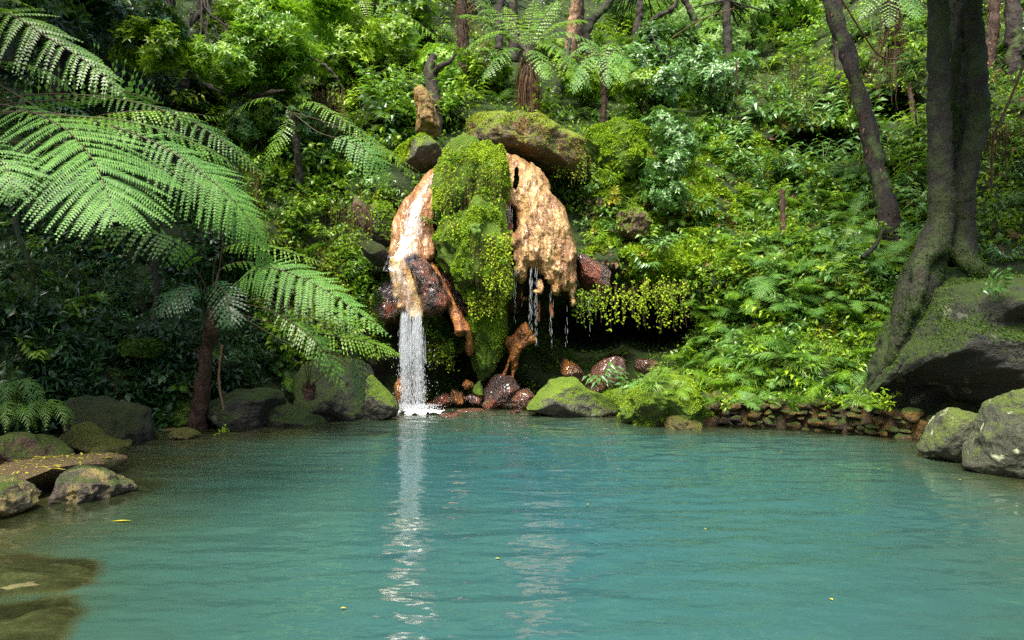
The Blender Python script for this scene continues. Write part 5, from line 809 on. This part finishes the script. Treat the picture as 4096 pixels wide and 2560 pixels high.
def proto(kind, mk, v):
    key = (kind, mk, v)
    if key not in protos:
        s = hash((kind == 'fern', v)) % 97
        nm = kind
        if kind == 'fern': protos[key] = make_fern('fern', mk, 100+v, nf=[7, 9, 8, 10][v], L=[.6, .5, .7, .45][v], Wd=[.17, .15, .15, .16][v])
        elif kind == 'ginger_plant': protos[key] = make_ginger('ginger_plant', mk, 200+v, ns=[4, 5, 3, 6][v])
        elif kind == 'leafy_plant': protos[key] = make_sprig('leafy_plant', mk, 300+v)
        elif kind == 'grass_tuft': protos[key] = make_grass('grass_tuft', mk, 400+v)
        elif kind == 'shrub':
            g = Geo(); r = np.random.default_rng(500+v); cc = crown_leaves(g, (0, 0, .45), (.5, .5, .4), 330, .085, r, 0, 6, .3, .42, clumps=16)
            for c in cc: g.tube(np.stack([np.zeros(3), c*.5+r.normal(size=3)*.05, c]), [.015, .004], 1, 4, n=6)
            protos[key] = g.mesh('shrub', [M[mk], M['twig']])
    return protos[key]
TN = {'fern_mid': 'green', 'fern_pale': 'pale', 'fern_bright': 'bright', 'fern_dark': 'dark', 'leaf_cool': 'bluish', 'leaf_mid': 'green', 'leaf_yellow': 'yellow green', 'leaf_dark': 'dark', 'grass': 'straw green', 'dead': 'dry brown'}
KN = {'fern': 'fern', 'ginger_plant': 'long leaved plant', 'leafy_plant': 'leafy sprig', 'grass_tuft': 'grass tuft', 'shrub': 'small leaved shrub'}
KG = {'fern': 'ferns on the slopes', 'ginger_plant': 'long leaved plants on the slopes', 'leafy_plant': 'leafy sprigs on the slopes', 'grass_tuft': 'grass tufts on the bank', 'shrub': 'small leaved shrubs'}
placed = []; counts = {}
def put(kind, mk, px, py, s, r, v=None):
    if counts.get(kind, 0) >= 295: return
    counts[kind] = counts.get(kind, 0)+1
    nv = {'fern': 4, 'ginger_plant': 4, 'leafy_plant': 4, 'grass_tuft': 2, 'shrub': 3}[kind]; v = int(r.integers(nv)) if v is None else v
    p = surf(px, py); q = surf(px+3, py); t_ = surf(px, py-3); nn = nrm(np.cross(q-p, t_-p)); nn = nn*(-np.sign(nn[1])); p = p+nn*.02
    ax = nrm(UPV*.9+nn*.55+r.normal(size=3)*.12); rot = Vector(ax).to_track_quat('Z', 'Y').to_matrix().to_4x4()
    from mathutils import Matrix
    rot = rot @ Matrix.Rotation(r.random()*6.28, 4, 'Z')
    sz = 'small' if s < .85 else ('large' if s > 1.25 else 'medium')
    link(kind, proto(kind, mk, v), p, rot.to_euler(), s, mklabel(sz, TN[mk], KN[kind], px, py), {'ginger_plant': 'plant', 'leafy_plant': 'plant', 'grass_tuft': 'grass tuft'}.get(kind, kind), KG[kind])
def zone(poly, kind, mks, cnt, smin, smax, sep, seed):
    r = np.random.default_rng(seed); pa = np.array(poly, float); x0, y0 = pa.min(0); x1, y1 = pa.max(0); got = []; tries = 0
    while len(got) < cnt and tries < cnt*40:
        tries += 1; px = r.uniform(x0, x1); py = r.uniform(y0, y1)
        if not inpoly(np.array([px]), np.array([py]), poly)[0] or not valid(px, py): continue
        if any((px-a)**2+((py-b)*1.3)**2 < sep**2 for a, b in got): continue
        got.append((px, py)); put(kind, mks[r.integers(len(mks))], px, py, r.uniform(smin, smax), r)
Zslope = [(640, 402), (690, 350), (700, 300), (720, 250), (770, 200), (880, 190), (925, 250), (905, 300), (880, 402)]
Zmid = [(590, 190), (650, 140), (760, 130), (820, 180), (780, 250), (700, 290), (600, 285), (580, 230)]
Zupr = [(690, 130), (750, 60), (840, 20), (925, 20), (925, 230), (800, 190), (740, 190)]
Ztop = [(370, 130), (380, 40), (700, 40), (700, 120), (640, 125), (590, 130), (560, 118), (470, 112), (440, 130), (400, 140)]
Zul = [(170, 110), (240, 30), (380, 10), (430, 130), (400, 150), (390, 190), (350, 200), (250, 170)]
Zlm = [(250, 170), (350, 180), (395, 200), (385, 330), (370, 365), (290, 370), (240, 300)]
Zdark = [(0, 180), (120, 180), (250, 220), (290, 330), (290, 400), (150, 425), (60, 425), (0, 425)]
Zdk2 = [(0, 0), (240, 0), (230, 110), (100, 130), (0, 130)]
Zr = [(985, 0), (1060, 0), (1060, 280), (985, 275)]
zone(Zslope, 'fern', ['fern_mid', 'fern_bright', 'fern_pale', 'fern_pale'], 82, .8, 1.6, 12, 1)
zone(Zslope, 'ginger_plant', [CO, MG], 26, .6, .95, 20, 2)
zone(Zslope, 'leafy_plant', [MG, YL, CO], 60, .6, 1.1, 10, 3)
zone([(640, 402), (690, 360), (760, 330), (880, 350), (880, 402)], 'grass_tuft', ['grass'], 46, .7, 1.3, 9, 4)
zone(Zmid, 'fern', ['fern_bright', 'fern_mid'], 34, .4, .8, 11, 5); zone(Zmid, 'ginger_plant', [CO, YL], 22, .6, 1.0, 16, 6); zone(Zmid, 'leafy_plant', [CO, MG], 40, .6, 1.1, 12, 7); zone(Zmid, 'grass_tuft', ['grass'], 20, .8, 1.2, 12, 8)
zone(Zupr, 'ginger_plant', [CO, CO, MG], 62, .9, 1.6, 14, 9); zone(Zupr, 'fern', ['fern_mid', 'fern_pale'], 34, .6, 1.2, 12, 10); zone(Zupr, 'leafy_plant', [MG, CO, YL], 34, .8, 1.5, 12, 11)
zone(Ztop, 'fern', ['fern_bright', 'fern_mid', 'fern_mid'], 46, .9, 1.7, 11, 12); zone(Ztop, 'leafy_plant', [MG, YL, MG], 60, 1.0, 2.0, 9, 13); zone(Ztop, 'ginger_plant', [MG, YL], 24, 1.0, 1.6, 16, 14)
zone(Zul, 'leafy_plant', [MG, CO, MG], 66, 1.1, 2.0, 9, 15); zone(Zul, 'ginger_plant', [CO, MG], 36, .9, 1.4, 14, 16); zone(Zul, 'fern', ['fern_mid', 'fern_pale'], 24, .8, 1.4, 14, 17)
zone(Zlm, 'leafy_plant', [MG, YL], 26, .7, 1.3, 12, 18); zone(Zlm, 'fern', ['fern_mid', 'fern_bright'], 26, .5, .9, 13, 19); zone(Zlm, 'ginger_plant', [MG], 12, .6, 1.0, 20, 20)
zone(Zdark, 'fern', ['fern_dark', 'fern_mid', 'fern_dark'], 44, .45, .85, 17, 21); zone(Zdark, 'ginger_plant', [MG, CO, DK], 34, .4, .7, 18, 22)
zone(Zdk2, 'leafy_plant', [DK, CO], 22, 1.0, 1.8, 18, 23); zone(Zdk2, 'ginger_plant', [CO, DK], 14, .8, 1.3, 22, 24)
zone(Zr, 'leafy_plant', [MG], 14, .6, 1.1, 14, 25); zone(Zr, 'fern', ['fern_mid'], 12, .5, .9, 14, 26); zone(Zr, 'ginger_plant', [CO], 6, .5, .8, 20, 27)
r = np.random.default_rng(70)
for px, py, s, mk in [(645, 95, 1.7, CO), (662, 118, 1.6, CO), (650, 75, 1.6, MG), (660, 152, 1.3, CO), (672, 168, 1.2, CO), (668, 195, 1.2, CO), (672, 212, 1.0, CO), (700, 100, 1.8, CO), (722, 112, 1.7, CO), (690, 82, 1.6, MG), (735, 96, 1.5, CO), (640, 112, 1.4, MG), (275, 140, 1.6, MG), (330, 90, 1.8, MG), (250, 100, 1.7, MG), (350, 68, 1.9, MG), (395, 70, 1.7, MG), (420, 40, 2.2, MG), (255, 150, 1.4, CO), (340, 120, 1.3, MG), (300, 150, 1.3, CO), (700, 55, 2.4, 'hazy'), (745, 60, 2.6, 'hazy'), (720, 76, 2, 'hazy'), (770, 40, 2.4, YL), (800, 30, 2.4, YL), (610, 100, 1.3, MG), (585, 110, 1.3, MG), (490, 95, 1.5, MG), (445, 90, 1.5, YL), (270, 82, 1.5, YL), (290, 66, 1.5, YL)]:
    TN.setdefault('hazy', 'hazy light'); put('shrub', mk, px, py, s, r)
# named little plants on the rocks
def put_at(kind, mk, loc, s, label, seed, tilt=(-.6, 0, 0)):
    o = link(kind, proto(kind, mk, seed % 2), loc, (tilt[0], tilt[1], seed*1.3), s, label, KN[kind].split()[-1], KG[kind]); return o
put_at('ginger_plant', CO, W(438, 226, 13.75), .62, 'lone dark green sprig growing beside the chute under the vivid mound', 1)
put_at('ginger_plant', CO, W(604, 386, 12.6), .8, 'bluish long leaved plant between the moss capped rock and the overgrown mound', 2)
put_at('ginger_plant', CO, W(622, 392, 12.4), .8, 'bluish long leaved plant leaning on the overgrown mound', 3)
put_at('grass_tuft', 'grass', W(652, 388, 11.2), 1.1, 'grass tuft hanging over the front of the overgrown mound', 2)
put_at('grass_tuft', 'grass', W(660, 378, 11.4), 1.0, 'grass tuft on the top of the overgrown mound', 3)
put_at('fern', 'fern_bright', W(674, 392, 11.2), .6, 'bright fern on the side of the overgrown mound', 2)
put_at('ginger_plant', 'leaf_yellow', W(608, 182, 15.2), .75, 'yellowing long leaved plant on the face of the mossy hump', 4)
put_at('ginger_plant', 'yellow_leaf', W(617, 196, 14.9), .5, 'plant with yellow red edged leaves below the mossy hump', 5, (-1.4, 0, 0))
put_at('ginger_plant', CO, W(1008, 288, 8.9), .6, 'long leaved plant drooping over the shoulder of the giant boulder', 6, (-1.2, 0, 0))
put_at('leafy_plant', MG, W(225, 432, 10.6), .35, 'tiny green sprig standing in the water by the leaning fern trunk', 7, (0, 0, 0))
for k, (x, y) in enumerate([(700, 404), (718, 402), (742, 403), (770, 402), (800, 404), (826, 403), (845, 404), (868, 405)]):
    put_at('fern', ['fern_mid', 'fern_bright', 'fern_pale'][k % 3], W(x, y, 11.0-.006*(x-760)), .45+.1*(k % 3), ['first small fern hanging over the wall top beside the overgrown mound', 'second fern along the wall top from the mound', 'fern over the wall top before its darkest stones', 'pale fern arching over the middle of the wall', 'fern drooping over the wall above the grey block', 'bright fern on the wall top past the grey block', 'fern on the wall top near the great root tip', 'last fern on the wall beside the giant boulder'][k], k, (-.35, 0, 0))
for k, (x, s_) in enumerate([(693, .8), (708, .6), (732, .7), (757, .6), (783, .8), (812, .7), (838, .6), (858, .8), (878, .7)]):
    put_at('grass_tuft' if k % 2 else 'leafy_plant', 'grass' if k % 2 else ['leaf_mid', 'leaf_yellow', 'leaf_mid'][k % 3], W(x, 404, 11.0-.0062*(x-760)), s_, ['green sprig spilling over the wall end beside the mound', 'grass tuft on the wall top near the mound', 'yellow green sprig trailing down the dark wall stones', 'grass tuft over the middle of the wall', 'leafy sprig hanging down the middle of the wall', 'grass tuft above the grey wall block', 'leafy trailing sprig past the grey wall block', 'grass tuft near the far wall end', 'sprig at the far wall end by the great root'][k], k, (-.5, 0, 0))
r = np.random.default_rng(77)
for k, (x, y, D, nm_) in enumerate([(452, 160, 13.75, 'near the top of the vivid mound'), (470, 172, 13.6, 'in the middle of the vivid mound'), (490, 165, 13.65, 'on the shoulder of the vivid mound'), (458, 190, 13.7, 'low on the vivid mound'), (484, 192, 13.6, 'under the shoulder of the vivid mound'), (498, 180, 13.8, 'at the edge of the vivid mound by the scalloped fall'), (455, 240, 13.3, 'on the lower mound by the dark wet rock'), (476, 228, 13.2, 'on the brow of the lower mound'), (496, 244, 13.25, 'on the lower mound beside the dark rib'), (468, 262, 13.15, 'in the middle of the lower mound'), (490, 272, 13.15, 'low on the lower mound'), (506, 262, 13.5, 'at the edge of the lower mound'), (476, 318, 13.9, 'at the top of the moss column'), (490, 338, 13.9, 'half way down the moss column'), (480, 360, 14, 'at the foot of the moss column'), (436, 335, 14, 'on the shaded bulge behind the falling water'), (450, 345, 14, 'under the orange knob')]):
    put_at(['leafy_plant', 'fern', 'leafy_plant'][k % 3], [MG, 'fern_bright', YL][k % 3], W(x, y, (13.42 if 'vivid' in nm_ else (13.02 if 'lower mound' in nm_ else 13.75))), [.42, .34, .36][k % 3], ['tiny leafy sprig ', 'tiny bright fern ', 'tiny yellow green sprig '][k % 3]+nm_, k, (-1.1, 0, 0))
# rosettes for the dead leaves, vines, hanging roots
def strands(name, label, px0, px1, py, D, cnt, L, mk, cat, seed, rad=.004, leafy=0, wob=.05, group='hanging roots and vines'):
    r = np.random.default_rng(seed); g = Geo(); org = W((px0+px1)/2, py, D)
    for k in range(cnt):
        p = W(r.uniform(px0, px1), py+r.uniform(-4, 4), D+r.uniform(-.1, .1)); l = L*r.uniform(.3, 1.1); n_ = 7; q = p-UPV*(l*np.linspace(0, 1, n_))[:, None]+np.cumsum(r.normal(size=(n_, 3))*wob*l*.3, 0); g.tube(q, [rad, rad*.5], 0, 3)
        if leafy:
            m = int(l*leafy); t = r.random(m); c = p-UPV*(l*t)[:, None]+r.normal(size=(m, 3))*.03; g.leaves(c, nrm(r.normal(size=(m, 3))+np.array([0, -.5, -.6])), nrm(np.array([0, -1, .6])+r.normal(size=(m, 3))*.5), .05, .03, 1)
    o = g.build(name, [M[mk], M['moss_leaf']], None, org); tag(o, label, cat, group); return o
for k, (a, b, y, D, c, L, mk, lf, lb) in enumerate([
    (595, 690, 286, 13.3, 60, .75, 'root', 26, 'mossy tendrils hanging over the mouth of the cave'), (556, 585, 150, 15.2, 26, .6, 'root', 30, 'creeper trailing down the side of the huge rounded boulder'), (470, 500, 235, 13.15, 40, .9, 'root', 4, 'brown rootlets hanging down the lower mossy mound'),
    (640, 690, 280, 13.2, 30, .5, 'root', 30, 'yellow green moss curtain at the far lip of the cave'), (290, 345, 92, 16.2, 90, .8, 'dead', 3, 'orange brown moss curtain hanging over the dark hollow on the upper slope'), (330, 372, 205, 13.2, 50, .8, 'root', 5, 'pale rootlets hanging beside the dark brown rock face'), (250, 262, 170, 13.6, 20, 1.2, 'dead', 3, 'dry brown stalks dangling below the long fern tips'),
    (460, 500, 188, 13.55, 26, .5, 'root', 8, 'thin roots dangling from the vivid green mound'), (425, 455, 345, 13.9, 40, .4, 'root', 30, 'dark moss tassels beside the falling water'), (868, 900, 50, 15.8, 26, 1.1, 'root', 0, 'thin prop roots dropping from the shaggy brown trunk'), (790, 806, 60, 16, 14, 1.3, 'dead', 0, 'reddish hanging stalks on the upper bank'),
    (732, 742, 60, 17, 8, .9, 'dead', 0, 'dead brown stalks hanging under the hazed foliage'), (845, 848, 55, 14.8, 3, 1.5, 'root', 0, 'pale thin stem hanging beside the leaning trunk'), (862, 876, 118, 13.8, 16, .9, 'dead', 0, 'brown stalk bundle behind the leaning trunk'), (985, 1010, 130, 12.3, 60, .8, 'dead', 2, 'tangle of red brown roots on the bank behind the mossy tree'), (955, 972, 30, 13.2, 1, .1, 'root', 0, 'short root stub between the stems')]):
    strands('hanging_vine', lb, a, b, y, D, c, L, mk, 'vine', k, leafy=lf, rad=.007 if D > 15 else .004)
for k, (a, b, y, D, c, L, mk, lf, lb) in enumerate([(486, 510, 236, 13.15, 60, 1.0, 'root', 34, 'small leaved creeper draping the flank of the lower mound'), (442, 500, 168, 13.5, 50, .9, 'root', 16, 'thin creeper trailing over the face of the vivid mound'), (445, 490, 222, 13.3, 40, .25, 'root', 26, 'fringe of moss under the overhang of the vivid mound'), (470, 504, 292, 13.5, 60, .45, 'root', 30, 'moss fringe hanging from the bottom of the lower mound'), (462, 476, 150, 13.55, 6, .45, 'dead', 0, 'dry brown fern stalks lying over the top of the vivid mound'), (402, 430, 322, 13.7, 40, .35, 'root', 30, 'dark fringe of moss under the cream lip'), (575, 600, 292, 13.7, 30, .5, 'root', 30, 'moss fringe under the wet reddish rock')]):
    strands('hanging_vine', lb, a, b, y, D, c, L, mk, 'vine', 40+k, leafy=lf, rad=.004)
for k, (pts, rad, lb) in enumerate([([(1030, 50, 11.5), (1010, 100, 11.5), (994, 138, 11.6), (991, 190, 11.8)], [.02, .02], 'long bare diagonal branch behind the mossy tree'), ([(842, 0, 14.5), (862, 32, 14.6), (880, 56, 14.8), (904, 60, 15)], [.02, .012], 'thin arching branch between the leaning trunk and the shaggy one'), ([(672, 38, 20), (700, 20, 19), (735, 8, 18)], [.02, .012], 'thin bare twig crossing the hazed foliage'), ([(862, 258, 12.1), (875, 246, 12.2), (884, 228, 12.3)], [.04, .03], 'short dark log propped at the foot of the leaning trunk'), ([(15, 212, 9.8), (18, 235, 9.7), (30, 262, 9.7), (34, 290, 9.8)], [.04, .02], 'crooked root on the black bank at the picture edge'), ([(153, 255, 10.8), (156, 290, 10.7), (154, 320, 10.7)], [.05, .025], 'mossy upright dead stem on the shaded slope'), ([(222, 345, 10.9), (219, 380, 10.9), (224, 410, 10.9)], [.02, .015], 'thin hanging stalk beside the leaning fern trunk')]):
    g = Geo(); P = np.array([W(*p) for p in pts]); g.tube(P, rad, 0, 7, n=24, rough=(rad[0]*.4, 12)); o = g.build('branch_piece' if 0 else 'fallen_branch', [M['root'] if k in (0, 1, 2, 6) else M['bark_moss']], None, P[0]); tag(o, lb, 'branch', 'loose branches')
# ================================================================ UNDERGROWTH (nobody could count it)
def cover(name, label, polys, cnt, mk, size, seed, kind='leaf', lift=.05, thr=-.3, frq=1.2, less=None):
    r = np.random.default_rng(seed); g = Geo(); pts = []
    for poly in polys:
        pa = np.array(poly, float); x0, y0 = pa.min(0); x1, y1 = pa.max(0); px = r.uniform(x0, x1, cnt*3); py = r.uniform(y0, y1, cnt*3); ok = inpoly(px, py, poly)
        pts.append(np.stack([px[ok], py[ok]], 1)[:cnt])
    pts = np.concatenate(pts); px, py = pts.T; P = surf(px, py); ok = fbm(P*frq+seed, 3) > thr; ok &= ~(inpoly(px, py, less) & (r.random(len(px)) < .8)) if less else True; px, py, P = px[ok], py[ok], P[ok]
    q = surf(px+2, py); t_ = surf(px, py-2); nn = nrm(np.cross(q-P, t_-P)); nn = nn*(-np.sign(nn[:, 1:2])); k = len(P); P = P+nn*(r.random((k, 1))**1.5)*lift; L = r.uniform(*size, k)
    if kind == 'leaf': g.leaves(P, nrm(r.normal(size=(k, 3))+nn*.5-UPV*.3), nrm(nn+UPV*.8+r.normal(size=(k, 3))*.5), L, L*.5, 0, .15, .1)
    elif kind == 'moss': g.leaves(P, nrm(nn*.6+r.normal(size=(k, 3))*.7-UPV*.15), nrm(nn+r.normal(size=(k, 3))*.6), L, L*.45, 0)
    elif kind == 'sprig':
        for j in range(7):
            d = nrm(r.normal(size=(k, 3))+nn*.6+UPV*.2); g.leaves(P, d, nrm(nn+UPV+r.normal(size=(k, 3))*.3), L, L*.22, 0, .3)
    o = g.build(name, [M[mk]]); tag(o, label, None, None, 'stuff'); o['category'] = 'undergrowth'
full = [(-120, -60), (1150, -60), (1150, 410), (-120, 440)]
lit = [(250, -40), (1120, -40), (1120, 250), (940, 270), (900, 400), (640, 405), (690, 340), (690, 290), (590, 290), (580, 220), (440, 200), (400, 220), (390, 360), (280, 370), (240, 200)]
drk = [(-100, -40), (250, -40), (240, 200), (290, 400), (150, 435), (-100, 435)]
under = [(385, 300), (590, 290), (560, 350), (700, 340), (640, 405), (395, 408)]
cover('moss', 'bright green moss carpeting the lit slopes', [lit, Zmid, Zmid], 60000, 'moss_leaf', (.04, .10), 1, 'moss', .06, .0)
cover('moss', 'golden brown moss patches on the lit banks', [Zmid, Zmid, Zupr, Zlm, Zslope], 13000, 'moss_gold_leaf', (.04, .10), 2, 'moss', .06, .15, 1.6)
cover('ground_cover', 'small green leaves covering the lit slopes', [lit], 36000, 'leaf_mid', (.06, .14), 3, 'leaf', .2, -.05, less=Zmid)
cover('ground_cover', 'little fern leaves filling the lit slopes', [lit], 9000, 'fern_mid', (.08, .18), 4, 'sprig', .2, .0, less=Zmid)
cover('ground_cover', 'low leaves coloured dark for the shade of the bank', [drk], 26000, 'leaf_dark', (.08, .17), 5, 'leaf', .2, .0)
cover('ground_cover', 'little fern leaves coloured dark for the shade of the bank', [drk], 6000, 'fern_dark', (.10, .22), 15, 'sprig', .2, -.1)
cover('moss', 'moss coloured dark for the shade of the bank and around the cave', [drk, under, [(940, 0), (1100, 0), (1100, 300), (940, 280)]], 14000, 'moss_dark_leaf', (.03, .09), 6, 'moss', .05, -.1)
cover('ground_cover', 'small dark green leaves under the overhang', [under], 5000, 'leaf_mid', (.04, .09), 7, 'leaf', .12, .15)
cover('fallen_leaves', 'dry brown leaf litter on the slopes', [Zmid, Zupr, Zslope, Zr], 1300, 'dead', (.06, .16), 8, 'leaf', .12, .1)
# petals on the slab and one floating leaf
r = np.random.default_rng(12); slab = [o for o in sc.objects if o.name.startswith('rock_slab')][0]; bpy.context.view_layer.update(); g = Geo(); pts = []
for k in range(700):
    p = W(r.uniform(-20, 104), 468, 7.6); q = np.array([p[0], 7.5+r.uniform(-.9, .7), 2.])-np.array(slab.location); hit, loc, no, ix = slab.ray_cast(Vector(q), Vector((0, 0, -1)))
    if hit: pts.append(np.array(loc)+np.array(slab.location)+np.array([0, 0, .006]))
pts = np.array(pts[:230]); k = len(pts); d = r.normal(size=(k, 3))*np.array([1, 1, .15]); L = r.uniform(.015, .045, k)
g.leaves(pts, nrm(d), UPV, L, L*.7, 0, .0, .1); big_ = pts[::14]; g.leaves(big_, nrm(r.normal(size=(len(big_), 3))*np.array([1, .6, .1])), UPV, r.uniform(.08, .16, len(big_)), .03, 0, .05, .1)
tag(g.build('petals', [M['yellow_leaf']]), 'scattered yellow petals and leaves on the flat brown slab', kind='stuff')
def waterpt(px, py): D = CZ*F/(py-HY); return W(px, py, D)
g = Geo(); p = waterpt(110, 523); g.leaves((p+np.array([0, 0, .014]))[None], np.array([[1, .08, .02]]), UPV, .17, .035, 0, .0, .1); tag(g.build('floating_leaf', [M['yellow_leaf']]), 'single long yellow leaf floating near the craggy pale rock', 'leaf')
g = Geo(); fp = [waterpt(x, y) for x, y in [(340, 610), (588, 506), (706, 531), (880, 470), (340, 470), (142, 460), (620, 470), (780, 452), (962, 481), (500, 560), (830, 600)]]; fp = np.array(fp)+np.array([0, 0, .012]); g.leaves(fp, nrm(r.normal(size=(len(fp), 3))*np.array([1, 1, 0])), UPV, .035, .02, 0, 0, .1); tag(g.build('petals', [M['yellow_leaf']]), 'tiny pale petals drifting on the pool', kind='stuff')
